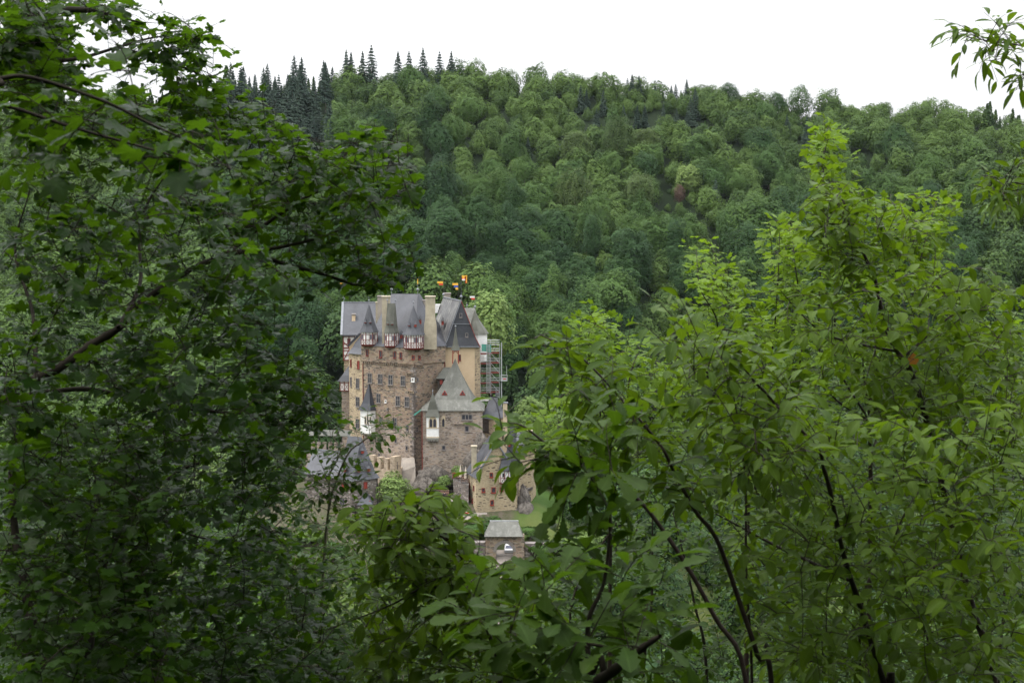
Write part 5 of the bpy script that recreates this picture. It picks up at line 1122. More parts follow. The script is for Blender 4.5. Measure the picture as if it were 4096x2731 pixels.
tag(vo, 'green wood along the valley floor, glimpsed through gaps in the near foliage', 'woodland', None, 'stuff')
for t_ in [q for v in protos.values() for q in v] + firs:          # a pattern tree that found no place is removed
    if t_ not in used:
        for ch in list(t_.children): bpy.data.objects.remove(ch)
        bpy.data.objects.remove(t_)
print('trees', len(bro), len(con), len(rest))
# ---------------------------------------------------------------- foreground foliage, leaf by leaf
def L_simple(ts, ws, fold=.16, droop=.22, tip=1.0):
    "leaf blade along x: midrib row and two side rows; returns verts, faces, vein flag"
    V = []; Fc = []; ve = []; n = len(ts)
    for t_ in ts: V.append((t_, 0, -droop * t_ * t_)); ve.append(1)
    for sgn in (1, -1):
        for t_, w in zip(ts[1:-1], ws[1:-1]): V.append((t_ + .03, sgn * w, w * fold - droop * t_ * t_)); ve.append(0)
    for s in range(2):
        o = n + s * (n - 2) - 1
        for k in range(n - 1):
            q = [k, k + 1] + ([o + k + 1] if k + 1 < n - 1 else []) + ([o + k] if k > 0 else [])
            Fc.append(tuple(q if s == 0 else q[::-1]))
    return np.array(V), Fc, np.array(ve, float)
def L_maple():
    out = [(0, 0), (.0, .14), (-.08, .34), (.08, .40), (.22, .31), (.36, .47), (.54, .58), (.66, .46), (.62, .27), (.80, .25), (.97, .11), (1.02, 0)]
    pts = out + [(x, -y) for x, y in out[-2:0:-1]]
    V = [(.30, 0, 0)] + [(x, y, -.30 * ((x - .3) ** 2 + y * y) + (.07 if k % 4 == 2 else 0)) for k, (x, y) in enumerate(pts)]
    n = len(pts); return np.array(V), [(0, 1 + k, 1 + (k + 1) % n) for k in range(n)], np.array([1] + [0] * n, float)
LEAF = dict(
    cherry=L_simple([0, .14, .34, .56, .76, .9, 1.0], [0, .13, .225, .235, .16, .07, 0], .25, .26),
    narrow=L_simple([0, .14, .34, .56, .76, .9, 1.0], [0, .08, .15, .155, .11, .05, 0], .25, .34),
    oak=L_simple([0, .1, .2, .28, .38, .46, .56, .64, .74, .83, .92, 1.0], [0, .05, .13, .09, .21, .15, .29, .20, .31, .22, .17, 0], .18, .2),
    small=L_simple([0, .25, .55, .8, 1.0], [0, .24, .30, .20, 0], .2, .2),
    maple=L_maple())
FM = dict(
    maple_dark=leaf_mat('shaded_maple_leaf', (.011, .033, .004), (.029, .067, .008), (.105, .22, .008), .36, .11, .32, (.06, .11, .02)),  # maple leaf with the left side's shade put into its base colour
    maple=leaf_mat('fresh_maple_leaf', (0.083, 0.152, 0.014), (0.156, 0.244, 0.027), (0.254, 0.410, 0.020), .5, .12, .32, (0.141, 0.246, 0.036)),
    cherry=leaf_mat('cherry_leaf', (0.038, 0.078, 0.006), (0.083, 0.136, 0.012), (0.186, 0.314, 0.012), .46, .1, .27, (0.101, 0.171, 0.026)),
    oak=leaf_mat('oak_leaf', (0.020, 0.050, 0.006), (0.047, 0.086, 0.010), (0.111, 0.219, 0.010), .46, .1, .27, (0.063, 0.118, 0.022)),
    small=leaf_mat('hawthorn_leaf', (0.024, 0.052, 0.007), (0.047, 0.085, 0.011), (0.111, 0.211, 0.011), .46, .1, .27, (0.063, 0.118, 0.022)),
    brown=leaf_mat('withered_leaf', (.42, .16, .04), (.50, .22, .06), (.5, .2, .04), .6, .3, .35))
def catmull(pts, sub=6):
    P_ = [np.array(p, float) for p in pts]; P_ = [2 * P_[0] - P_[1]] + P_ + [2 * P_[-1] - P_[-2]]; o = []
    for k in range(1, len(P_) - 2):
        a, b, c, d = P_[k - 1:k + 3]
        for j in range(sub): t_ = j / sub; o.append(.5 * (2 * b + (c - a) * t_ + (2 * a - 5 * b + 4 * c - d) * t_ ** 2 + (3 * b - a - 3 * c + d) * t_ ** 3))
    o.append(P_[-2]); return np.array(o)
def inside(poly, x, y):
    c = np.zeros(len(x), bool); n = len(poly)
    for k in range(n):
        (x0, y0), (x1, y1) = poly[k], poly[(k + 1) % n]
        t_ = ((y0 > y) != (y1 > y)); c ^= t_ & (x < (x1 - x0) * (y - y0) / ((y1 - y0) or 1e-9) + x0)
    return c
CLEAR = [(520, 0), (530, 100), (620, 190), (670, 280), (760, 310), (870, 262), (940, 290), (965, 380), (985, 430), (960, 500), (975, 570), (1005, 620), (950, 660), (870, 672), (790, 690), (720, 690), (700, 740), (740, 870), (820, 905), (820, 985), (745, 1015), (712, 1050), (735, 1100), (765, 1160), (880, 1136), (950, 1110), (1000, 1092), (1060, 1130), (1110, 1180), (1116, 1280), (1192, 1278), (1240, 1150), (1222, 1090), (1140, 1085), (1100, 1060), (1125, 1000), (1110, 955), (1180, 960), (1275, 1010), (1330, 930), (1280, 880), (1210, 840), (1190, 790), (1230, 752), (1330, 775), (1340, 700), (1420, 705), (1440, 765), (1500, 715), (1585, 700), (1590, 570), (1680, 592), (1715, 680), (1755, 600), (1755, 520), (1830, 485), (1848, 440), (1865, 290), (1920, 282), (1930, 400), (2000, 432), (2060, 470), (2180, 445), (2190, 500), (2160, 612), (2240, 602), (2352, 632), (2352, 480), (2270, 482), (2240, 400), (2352, 380), (2352, 235), (2300, 215), (2352, 152), (2200, 132), (2200, 70), (2352, 70), (2352, 0)]
CLEAR = [(x * 1.7415, y * 1.7415) for x, y in CLEAR]
def clear(W_):
    W_ = np.asarray(W_); f = W_[:, 1] * cp - W_[:, 2] * sp_; x, y = PX(W_); return inside(CLEAR, x, y) & (f > .3)
class Plant:
    free = False
    def __init__(s, name, label, leaf, mat, bark, size, seed, group=None, cat='tree', style=None, part='crown'):
        s.name, s.label, s.leaf, s.mat, s.bark, s.size, s.group, s.cat, s.part = name, label, leaf, mat, bark, size, group, cat, part
        s.style = style or leaf; s.r = np.random.RandomState(seed); s.nodes = []; s.dirs = []; s.chains = []; s.lp = []; s.ld = []; s.ln = []; s.ls = []; s.targets = []
    def stem(s, pts, r0, r1, root=False, leaf_from=None, sub=6):
        "pts: photo pixels with a depth (px, py, Y) or world points ('w', x, y, z)"
        W_ = [np.array(p[1:]) if p[0] == 'w' else np.array(P(*p)) for p in pts]
        if root: g = W_[0]; W_ = [np.array((g[0], g[1], gz(g[0], g[1]) - .15))] + W_
        c = catmull(W_, sub); s.chains.append((c, r0, r1)); dr = unit(np.gradient(c, axis=0))
        s.nodes += list(c); s.dirs += list(dr)
        if leaf_from is not None: s.leafy(c, leaf_from)
        return s
    def leafy(s, c, frm=.3):
        seg = np.linalg.norm(np.diff(c, axis=0), axis=1); L = seg.sum(); cum = np.concatenate([[0], np.cumsum(seg)]); r = s.r
        step = dict(cherry=.034, maple=.05, oak=.03, small=.022)[s.style]; side = 1 if r.rand() < .5 else -1
        d_ = max(L * frm, L - .55)
        while d_ <= L + 1e-6:
            k = min(np.searchsorted(cum, d_), len(c) - 1); k = max(k, 1); f = (d_ - cum[k - 1]) / max(seg[k - 1], 1e-6)
            p = c[k - 1] + (c[k] - c[k - 1]) * f; t_ = unit(c[k] - c[k - 1]); sd = np.cross(t_, (0, 0, 1.0))
            if np.linalg.norm(sd) < .3: a = r.uniform(0, 6.28); sd = np.array((math.cos(a), math.sin(a), 0))
            sd = unit(sd); up = np.cross(sd, t_); tipn = d_ > L - step * .6
            for q in ((side,) if s.style in ('cherry', 'small', 'oak') else (1, -1)):
                roll = r.uniform(-.9, .9); sv = sd * math.cos(roll) + up * math.sin(roll)
                if s.style == 'cherry': d = t_ * r.uniform(.35, .8) + sv * q * .8 + np.array((0, 0, -r.uniform(-.15, .38)))
                elif s.style == 'maple':
                    if abs(t_[2]) > .6: a = r.uniform(0, 6.28); sv = np.array((math.cos(a), math.sin(a), 0))
                    d = t_ * .35 + sv * q * .9 + np.array((0, 0, -r.uniform(-.1, .5)))
                elif s.style == 'oak': d = t_ * r.uniform(.5, 1.0) + sv * q * .7 + np.array((0, 0, r.uniform(-.45, .2)))
                else: d = t_ * .5 + sv * q * .8 + np.array((0, 0, r.uniform(-.35, .35)))
                if tipn: d = t_ + r.normal(size=3) * .25
                d = unit(d); u = np.array((0, 0, 1.0)) + r.normal(size=3) * (.24 if s.style != 'maple' else .34); n_ = u - d * u.dot(d); n_ = unit(n_)
                sz = s.size * r.uniform(.62, 1.15) * (.75 if tipn else 1); pet = .035 if s.style == 'maple' else .008
                s.lp.append(p + d * pet); s.ld.append(d); s.ln.append(n_); s.ls.append(sz)
                if pet > .02: s.chains.append((np.array([p, p + d * pet]), .0009, .0007)) if s.free or not clear([p + d * pet])[0] else None
            side = -side; d_ += step * r.uniform(.75, 1.25)
    def fill(s, poly, Y0, Y1, n, o=True):
        "n twig ends inside a photo polygon (overview pixels), spread in depth"
        n = int(n * 1.4); k = 1.7415 if o else 1; poly = [(x * k, y * k) for x, y in poly]; xs_ = [p[0] for p in poly]; ys_ = [p[1] for p in poly]; got = []
        while len(got) < n:
            x = s.r.uniform(min(xs_), max(xs_), 4 * n); y = s.r.uniform(min(ys_), max(ys_), 4 * n); m_ = inside(poly, x, y)
            got += list(zip(x[m_], y[m_]))
        for x, y in got[:n]: s.targets.append(np.array(P(x, y, s.r.uniform(Y0, Y1))))
        return s
    def box(s, lo, hi, n, cond=None):
        while n > 0:
            p = s.r.uniform(lo, hi)
            if cond is None or cond(p): s.targets.append(p); n -= 1
        return s
    def finish(s):
        r = s.r; N = np.array(s.nodes); T = np.array(s.targets) if s.targets else np.zeros((0, 3))
        if len(T) and not s.free: T = T[~clear(T)]
        if len(T):
            dm = np.array([np.min(np.sum((N - t_) ** 2, 1)) for t_ in T]); T = T[np.argsort(dm)]
            cap = len(N) + len(T) * 6; A_n = np.zeros((cap, 3)); A_n[:len(N)] = N; cnt = len(N)
            for t_ in T:
                dv = A_n[:cnt] - t_; d2 = (dv * dv).sum(1) + np.where(dv[:, 2] > 0, .6, 0) * np.abs(dv[:, 2]) * .3
                k = int(np.argmin(d2)); p0 = A_n[k]; v = t_ - p0; L = np.linalg.norm(v)
                if L < .06: v = v + unit(r.normal(size=3)) * .12; L = np.linalg.norm(v)
                if L < .16:                                   # every twig end carries a short leafy shoot
                    e = p0 + v + unit(v + np.array((0, 0, .1)) * L) * (.17 - L) * .7
                else: e = p0 + v
                u = unit(r.normal(size=3)); bow = np.array((0, 0, .10 if s.style != 'cherry' else .14)) * L + u * L * .07
                c = np.array([p0, p0 + (e - p0) * .3 + bow * .7, p0 + (e - p0) * .65 + bow, e]); c = catmull(c, 2 if L < .5 else 3)
                if not s.free:
                    ok = ~clear(c)
                    if not ok.all(): kk_ = int(np.argmin(ok)); c = c[:max(kk_, 2)]
                    if not ok[:2].all(): continue
                s.chains.append((c, .0016 + .0034 * min(L, 1.2), .0010)); q = c[1:]; q = q[::max(1, len(q) // 4)][:5]
                A_n[cnt:cnt + len(q)] = q; cnt += len(q); s.leafy(c, .18)
        # bark
        VV, FF, o = [], [], 0
        for c, r0, r1 in s.chains:
            n = len(c); m_ = 8 if r0 > .012 else (5 if r0 > .003 else 3); tg = unit(np.gradient(c, axis=0)) if n > 2 else np.repeat(unit(c[1:] - c[:1]), 2, 0)
            ref = np.array((0, 0, 1.0)) if abs(tg[:, 2].mean()) < .8 else np.array((1.0, 0, 0)); u = unit(np.cross(tg, ref)); w = np.cross(tg, u)
            rad = np.linspace(r0, r1, n)[:, None]; a = np.arange(m_) * 2 * math.pi / m_
            if r0 > .012: rad = rad * (1 + .12 * np.sin(np.arange(n) * 1.7)[:, None])
            V = c[:, None] + (u[:, None] * np.cos(a)[None, :, None] + w[:, None] * np.sin(a)[None, :, None]) * rad[:, :, None]; VV.append(V.reshape(-1, 3))
            k, j = np.meshgrid(np.arange(n - 1), np.arange(m_), indexing='ij'); b = o + k * m_ + j; b2 = o + k * m_ + (j + 1) % m_
            FF.append(np.stack([b, b2, b2 + m_, b + m_], -1).reshape(-1, 4)); o += n * m_
        VV = np.concatenate(VV); FF = np.concatenate(FF)
        root = VV[np.argmin(VV[:, 2])].copy(); t_ = thing(s.name, s.label, s.cat, root, s.group)
        b = bpy.data.objects.new('branches' if s.part == 'crown' else 'stems', np_mesh('branches', VV - root, np.full(len(FF), 4), FF.ravel(), M[s.bark], smooth=True)); COL.objects.link(b); b.parent = t_
        # leaves
        V0, F0, ve = LEAF[s.leaf]; n = len(s.lp); p, d, nn, sz = (np.array(x) for x in (s.lp, s.ld, s.ln, s.ls))
        if not s.free: k_ = ~(clear(p + d * sz[:, None] * .9) | clear(p + d * sz[:, None] * .3)); p, d, nn, sz = p[k_], d[k_], nn[k_], sz[k_]
        n = len(p); bb = np.cross(nn, d)
        bend = r.uniform(.3, 1.7, n)[:, None, None]; wid = r.uniform(.85, 1.12, n)[:, None, None]
        V = p[:, None] + (V0[None, :, :1] * d[:, None] + V0[None, :, 1:2] * bb[:, None] * wid + V0[None, :, 2:] * nn[:, None] * bend) * sz[:, None, None]
        kv = len(V0); f0 = np.concatenate([np.array(f) for f in F0]); tot0 = np.array([len(f) for f in F0])
        idx = (f0[None] + (np.arange(n) * kv)[:, None]).ravel(); tint = np.clip(np.repeat(r.normal(.42, .26, n), kv), 0, 1.1)
        lf = bpy.data.objects.new('leaves', np_mesh('leaves', V.reshape(-1, 3) - root, np.tile(tot0, n), idx, FM[s.mat], [('tint', tint), ('vein', np.tile(ve, n))], True)); COL.objects.link(lf); lf.parent = t_
        COUNT[0] += n; return t_
COUNT = [0]
def S3(pts, k, ox, oy, y0, y1):
    n = len(pts); return [(ox + x * k, oy + y * k, y0 + (y1 - y0) * i / (n - 1)) for i, (x, y) in enumerate(pts)]
k3 = .59524

# L1: the maple with the thick slanting limb
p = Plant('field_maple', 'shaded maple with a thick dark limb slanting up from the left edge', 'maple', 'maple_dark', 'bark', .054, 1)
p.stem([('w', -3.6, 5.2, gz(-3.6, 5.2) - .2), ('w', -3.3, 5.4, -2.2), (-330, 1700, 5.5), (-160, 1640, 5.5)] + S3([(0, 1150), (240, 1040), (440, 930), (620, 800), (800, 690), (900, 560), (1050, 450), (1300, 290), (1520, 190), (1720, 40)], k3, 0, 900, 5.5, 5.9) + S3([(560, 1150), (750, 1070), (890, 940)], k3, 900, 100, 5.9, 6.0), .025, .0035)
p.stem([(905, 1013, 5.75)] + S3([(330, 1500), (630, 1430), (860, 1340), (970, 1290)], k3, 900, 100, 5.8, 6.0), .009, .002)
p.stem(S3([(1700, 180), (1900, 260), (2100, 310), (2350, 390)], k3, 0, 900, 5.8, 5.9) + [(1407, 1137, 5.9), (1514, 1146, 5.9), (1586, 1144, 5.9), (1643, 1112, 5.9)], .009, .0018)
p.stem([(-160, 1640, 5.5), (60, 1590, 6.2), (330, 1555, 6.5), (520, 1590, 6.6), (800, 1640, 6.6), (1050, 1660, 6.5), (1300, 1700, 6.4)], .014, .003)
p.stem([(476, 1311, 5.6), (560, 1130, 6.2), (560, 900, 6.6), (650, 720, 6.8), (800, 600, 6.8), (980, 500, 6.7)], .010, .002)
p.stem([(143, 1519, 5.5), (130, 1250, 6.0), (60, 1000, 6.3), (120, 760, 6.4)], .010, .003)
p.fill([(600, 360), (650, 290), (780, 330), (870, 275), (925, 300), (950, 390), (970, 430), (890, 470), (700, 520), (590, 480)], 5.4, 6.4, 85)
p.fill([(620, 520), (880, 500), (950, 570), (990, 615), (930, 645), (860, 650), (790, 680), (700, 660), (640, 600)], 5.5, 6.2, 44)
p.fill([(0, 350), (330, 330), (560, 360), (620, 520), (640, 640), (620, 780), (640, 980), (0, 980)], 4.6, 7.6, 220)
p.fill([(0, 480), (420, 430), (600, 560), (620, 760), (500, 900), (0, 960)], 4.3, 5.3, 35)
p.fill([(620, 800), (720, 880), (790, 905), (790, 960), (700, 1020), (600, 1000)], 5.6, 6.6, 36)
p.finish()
# L2: the maple crown in the top left corner, reaching overhead
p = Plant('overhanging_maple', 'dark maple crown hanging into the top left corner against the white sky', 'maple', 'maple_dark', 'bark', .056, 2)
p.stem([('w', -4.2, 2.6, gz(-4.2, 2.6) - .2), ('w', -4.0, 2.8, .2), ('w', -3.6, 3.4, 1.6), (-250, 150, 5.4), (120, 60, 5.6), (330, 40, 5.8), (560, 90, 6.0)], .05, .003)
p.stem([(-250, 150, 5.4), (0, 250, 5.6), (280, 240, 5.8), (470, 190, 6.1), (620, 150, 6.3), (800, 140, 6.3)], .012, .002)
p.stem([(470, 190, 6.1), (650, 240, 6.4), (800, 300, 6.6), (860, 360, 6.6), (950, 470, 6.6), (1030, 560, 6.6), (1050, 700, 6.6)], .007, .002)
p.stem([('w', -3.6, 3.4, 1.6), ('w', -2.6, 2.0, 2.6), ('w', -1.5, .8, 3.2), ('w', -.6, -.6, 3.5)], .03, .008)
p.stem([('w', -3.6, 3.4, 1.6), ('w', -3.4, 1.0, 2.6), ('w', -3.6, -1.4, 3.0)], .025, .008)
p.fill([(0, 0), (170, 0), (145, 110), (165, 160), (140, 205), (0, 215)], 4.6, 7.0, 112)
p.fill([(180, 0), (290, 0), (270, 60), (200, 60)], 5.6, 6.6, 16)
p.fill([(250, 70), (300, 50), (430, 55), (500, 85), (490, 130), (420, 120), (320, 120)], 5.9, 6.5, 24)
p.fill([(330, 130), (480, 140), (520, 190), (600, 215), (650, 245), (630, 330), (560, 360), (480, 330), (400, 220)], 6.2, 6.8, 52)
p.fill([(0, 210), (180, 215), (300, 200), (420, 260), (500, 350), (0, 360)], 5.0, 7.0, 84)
p.box((-5.5, -2.5, 1.4), (.3, 6.5, 3.6), 950, lambda q: q[2] > .16 * max(q[1], 0) + .75 or q[0] < -.36 * q[1] - .5)  # out-of-view twigs added overhead to shade the leaves on the left
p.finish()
# L3: two near, slightly blurred twigs
p = Plant('near_maple_bough', 'long thin maple bough crossing the upper left close by, its leaves out of focus', 'maple', 'maple_dark', 'bark', .060, 3)
p.stem([('w', -2.9, 2.4, gz(-2.9, 2.4) - .2), ('w', -2.6, 2.6, -.6), ('w', -2.0, 2.9, .35), (-200, 330, 3.1), (0, 315, 3.15), (89, 306, 3.15), (226, 339, 3.2), (428, 411, 3.2), (595, 494, 3.25), (774, 577, 3.3), (923, 678, 3.35)], .0085, .0015, leaf_from=None)
p.stem([('w', -2.0, 2.9, .35), (-250, 380, 3.6), (0, 417, 3.7), (298, 512, 3.7), (595, 595, 3.7), (714, 631, 3.7)], .008, .0015)
for q in ((470, 190), (410, 300), (620, 560), (560, 480), (900, 620), (930, 720), (760, 560), (840, 700), (300, 560), (150, 480), (700, 660), (500, 640), (40, 640), (180, 700), (60, 380)): p.targets.append(np.array(P(*q, 3.25 + p.r.uniform(-.1, .3))))
p.finish()
# L4: two dark trees at the lower left
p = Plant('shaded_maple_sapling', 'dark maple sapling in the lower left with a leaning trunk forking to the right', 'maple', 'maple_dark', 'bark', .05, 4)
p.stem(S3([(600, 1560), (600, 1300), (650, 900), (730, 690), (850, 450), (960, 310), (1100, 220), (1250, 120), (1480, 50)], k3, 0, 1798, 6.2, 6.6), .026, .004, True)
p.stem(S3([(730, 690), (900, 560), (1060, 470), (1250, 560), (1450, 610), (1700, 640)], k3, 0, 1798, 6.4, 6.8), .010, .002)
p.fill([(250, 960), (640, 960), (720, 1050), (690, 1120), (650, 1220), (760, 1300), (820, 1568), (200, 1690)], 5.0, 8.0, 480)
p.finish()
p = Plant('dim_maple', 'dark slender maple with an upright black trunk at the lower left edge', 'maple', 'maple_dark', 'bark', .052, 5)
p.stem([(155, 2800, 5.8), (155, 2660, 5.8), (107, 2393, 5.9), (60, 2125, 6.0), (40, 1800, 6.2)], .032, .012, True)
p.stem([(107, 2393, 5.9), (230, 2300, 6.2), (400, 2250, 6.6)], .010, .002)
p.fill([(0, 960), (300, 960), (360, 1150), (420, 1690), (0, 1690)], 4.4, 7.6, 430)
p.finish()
# L5: pale stemmed shrub in front of the gatehouse
Plant.free = True
p = Plant('pale_stemmed_shrub', 'slender shrub with pale upright twigs and small leaves in front of the gatehouse', 'small', 'small', 'bark_pale', .042, 6, cat='shrub', part='leaves')
p.stem([(1270, 2900, 7.0), (1288, 2400, 7.0), (1314, 2041, 7.0), (1384, 1829, 7.0), (1453, 1763, 7.0), (1506, 1727, 7.0), (1567, 1686, 7.0)], .008, .0018, True)
p.stem([(1300, 2200, 7.0), (1314, 2037, 7.05), (1318, 1906, 7.1), (1335, 1865, 7.1), (1362, 1800, 7.1), (1330, 1740, 7.1), (1345, 1700, 7.1)], .006, .0015)
for q in ((1580, 1670), (1560, 1700), (1545, 1735), (1500, 1700), (1475, 1780), (1440, 1735), (1400, 1800), (1430, 1830), (1370, 1850), (1340, 1770), (1360, 1890), (1410, 1880), (1440, 1905), (1345, 1940), (1380, 1950), (1300, 1990), (1470, 1735), (1520, 1760), (1330, 1830), (1295, 1840), (1310, 1900), (1320, 1950), (1360, 1930), (1330, 2000), (1370, 2010), (1400, 1940), (1290, 1930), (1350, 1800), (1260, 1880), (1270, 1960), (1240, 2010)): [p.targets.append(np.array(P(q[0] + p.r.uniform(-14, 14), q[1] + p.r.uniform(-14, 14), 7.0 + p.r.uniform(-.12, .15)))) for _ in range(2)]
p.fill([(640, 1080), (720, 1100), (740, 1180), (800, 1210), (860, 1270), (960, 1568), (660, 1568), (650, 1180)], 6.4, 9.0, 190)
p.finish()

Plant.free = False
# R1: cherry bough in front of the valley trees
p = Plant('wild_cherry', 'young wild cherry leaning left, its arching tip right of the scaffolding', 'cherry', 'cherry', 'bark_red', .080, 11); p.free = True
p.stem([(3090, 2850, 4.9), (3030, 2620, 4.9), (2964, 2423, 4.9), (2892, 2215, 4.9), (2845, 2120, 4.9), (2785, 2048, 4.9), (2696, 1887, 4.9)] + S3([(1260, 1500), (1100, 1300), (940, 1120), (800, 970), (700, 880), (600, 820), (430, 730)], k3, 1900, 900, 4.9, 5.0), .010, .002, True, .72)
p.stem(S3([(1100, 1300), (1000, 1230), (900, 1180), (780, 1040), (700, 1020)], k3, 1900, 900, 4.9, 5.0), .004, .0015, leaf_from=.4)
p.fill([(1205, 790), (1270, 765), (1330, 800), (1400, 860), (1500, 960), (1600, 1060), (1640, 1200), (1520, 1180), (1420, 1020), (1320, 900), (1230, 830)], 4.6, 5.3, 56)
p.finish()
p = Plant('wild_cherry', 'young wild cherry with a straight leaning stem ending in a dark tuft, right of centre', 'cherry', 'cherry', 'bark_red', .074, 12); p.free = True
p.stem([(3570, 2850, 5.5), (3535, 2727, 5.5), (3440, 2423, 5.4), (3374, 2215, 5.3), (3320, 1960, 5.2), (3291, 1863, 5.15)] + S3([(2300, 1500), (2050, 1230), (1860, 1030), (1750, 860), (1700, 790)], k3, 1900, 900, 5.1, 4.9), .013, .002, True, .7)
p.stem(S3([(2050, 1230), (1900, 1180), (1700, 1130)], k3, 1900, 900, 4.8, 5.0), .005, .0015)
p.stem([(3400, 2320, 5.35), (3100, 2180, 5.6), (2950, 2100, 5.6), (2800, 2020, 5.5)], .008, .002)
p.stem([(3010, 2900, 5.4), (2985, 2300, 5.4), (2980, 1900, 5.4), (2930, 1560, 5.4), (2900, 1500, 5.4)], .007, .002, True)
p.fill([(1490, 740), (1560, 705), (1660, 745), (1760, 800), (1850, 920), (1900, 1050), (1760, 1110), (1620, 960), (1510, 810)], 4.5, 5.8, 120)
p.finish()
# R3: the tall cherry
p = Plant('tall_wild_cherry', 'tallest wild cherry sapling on the right, a dark reddish trunk running up through its leaves', 'cherry', 'cherry', 'bark_red', .074, 13)
p.stem([(3990, 2900, 6.5), (3880, 2400, 6.5), (3770, 1950, 6.5), (3690, 1620, 6.5), (3636, 1471, 6.4), (3589, 1406, 6.4), (3541, 1305, 6.3), (3511, 1168, 6.3), (3494, 1102, 6.3), (3434, 971, 6.3), (3398, 900, 6.3), (3370, 800, 6.3), (3290, 770, 6.3)], .018, .002, True, .8)
p.stem([(3589, 1406, 6.4), (3410, 1370, 6.3), (3290, 1330, 6.2), (3200, 1250, 6.2), (3120, 1160, 6.1)], .006, .0015)
p.stem([(3612, 1430, 6.4), (3766, 1293, 6.4), (3844, 1245, 6.4), (3950, 1240, 6.4)], .006, .002)
p.stem([(3790, 1180, 6.4), (3720, 1120, 6.3), (3840, 1240, 6.4)], .004, .0015)
p.stem([(3440, 2900, 6.0), (3450, 2400, 5.9), (3560, 2190, 6.0), (3620, 2050, 6.0), (3700, 1930, 6.1)], .007, .002)
p.fill([(1860, 440), (1900, 410), (1960, 480), (1970, 560), (2010, 620), (1960, 640), (1890, 600), (1870, 500)], 6.0, 6.6, 60)
p.fill([(2020, 440), (2090, 455), (2110, 520), (2060, 600), (2010, 540)], 6.0, 6.6, 16)
p.fill([(1960, 640), (2120, 610), (2230, 630), (2352, 660), (2352, 1000), (2050, 1000), (1900, 800), (1800, 740), (1850, 680)], 5.6, 7.2, 290)
p.fill([(1650, 960), (2352, 950), (2352, 1568), (1750, 1568), (1660, 1250)], 4.8, 7.2, 680)
p.finish()
# R4: maples behind, bright vertical shoots
def maple(label, seed, shoots, polys, Y, base):
    p = Plant('maple_sapling', label, 'maple', 'maple', 'bark_red', .056, seed, 'maple saplings on the right'); p.free = True
    bx, by = base; p.stem([(bx, by + 500, Y), (bx, by, Y), (bx, by - 200, Y)], .016, .006, True)
    for q in shoots: p.stem([(bx, by - 60, Y)] + [(x, y, Y + p.r.uniform(-.25, .25)) for x, y in q], .007, .0015, False, .3, 8)
    for poly, n in polys: p.fill(poly, Y - .7, Y + .8, n)
    p.finish()
maple('bright maple sapling whose leading shoot rises highest on the right against the hill', 14, [[(3290, 1500), (3288, 900), (3296, 640), (3300, 490)], [(3340, 1400), (3390, 900), (3440, 760)], [(3500, 1400), (3560, 1000), (3600, 860), (3560, 800)], [(3600, 1500), (3680, 1050), (3750, 790)], [(3450, 1400), (3480, 1100), (3540, 850)]],
      [([(1870, 300), (1905, 290), (1925, 330), (1915, 400), (1880, 400)], 22), ([(1880, 400), (2000, 450), (2190, 450), (2170, 640), (1950, 660), (1850, 640)], 120), ([(1850, 640), (2200, 640), (2352, 680), (2352, 950), (1850, 950)], 150)], 8.2, (3480, 1750))
maple('bright maple sapling of several thin shoots in the middle of the right side', 15, [[(2830, 1500), (2870, 1300), (2800, 1150), (2785, 1000)], [(2900, 1400), (2905, 1200), (2920, 1040)], [(3080, 1450), (3110, 1150), (3120, 870)], [(3200, 1450), (3180, 1050), (3150, 880)]],
      [([(1595, 580), (1620, 580), (1680, 605), (1700, 720), (1610, 720)], 34), ([(1760, 520), (1825, 495), (1850, 560), (1840, 680), (1740, 700)], 34), ([(1560, 720), (1850, 680), (1900, 950), (1560, 950)], 150)], 8.6, (2990, 1800))
maple('bright maple sapling with a thin top shoot, left of the other maples', 16, [[(2400, 1650), (2410, 1480), (2415, 1250)], [(2380, 1600), (2350, 1400), (2310, 1330)], [(2500, 1700), (2520, 1500), (2560, 1400)], [(2250, 1800), (2230, 1720), (2250, 1650)]],
      [([(1350, 705), (1415, 720), (1420, 800), (1330, 800)], 26), ([(1310, 790), (1450, 780), (1580, 880), (1600, 1020), (1450, 1080), (1260, 1010), (1180, 990), (1250, 940)], 140)], 9.0, (2440, 1950))
# R5: oak at the bottom centre
p = Plant('young_oak', 'young oak with big lobed leaves, close by at bottom centre', 'oak', 'oak', 'bark', .098, 17)
p.stem(S3([(2050, 1700), (1950, 1500), (1940, 1150), (2040, 900), (2080, 560), (2080, 400)], k3, 1200, 1798, 4.1, 4.2), .012, .002, True, .85)
p.stem(S3([(1940, 1300), (2060, 1320), (2250, 1340)], k3, 1200, 1798, 4.1, 4.0), .006, .002)
p.stem(S3([(1950, 1330), (1750, 1250), (1500, 1150), (1400, 1110)], k3, 1200, 1798, 4.1, 4.2), .005, .0015)
p.stem(S3([(2000, 1560), (2150, 1450), (2300, 1330), (2420, 1250)], k3, 1200, 1798, 3.9, 3.7), .016, .006)
p.fill([(1290, 1020), (1340, 990), (1400, 1010), (1420, 1090), (1380, 1130), (1300, 1100)], 4.0, 4.4, 16)
p.fill([(1130, 1230), (1300, 1130), (1430, 1120), (1500, 1250), (1580, 1350), (1600, 1568), (1000, 1568), (1030, 1420)], 3.7, 4.8, 62)
p.finish()
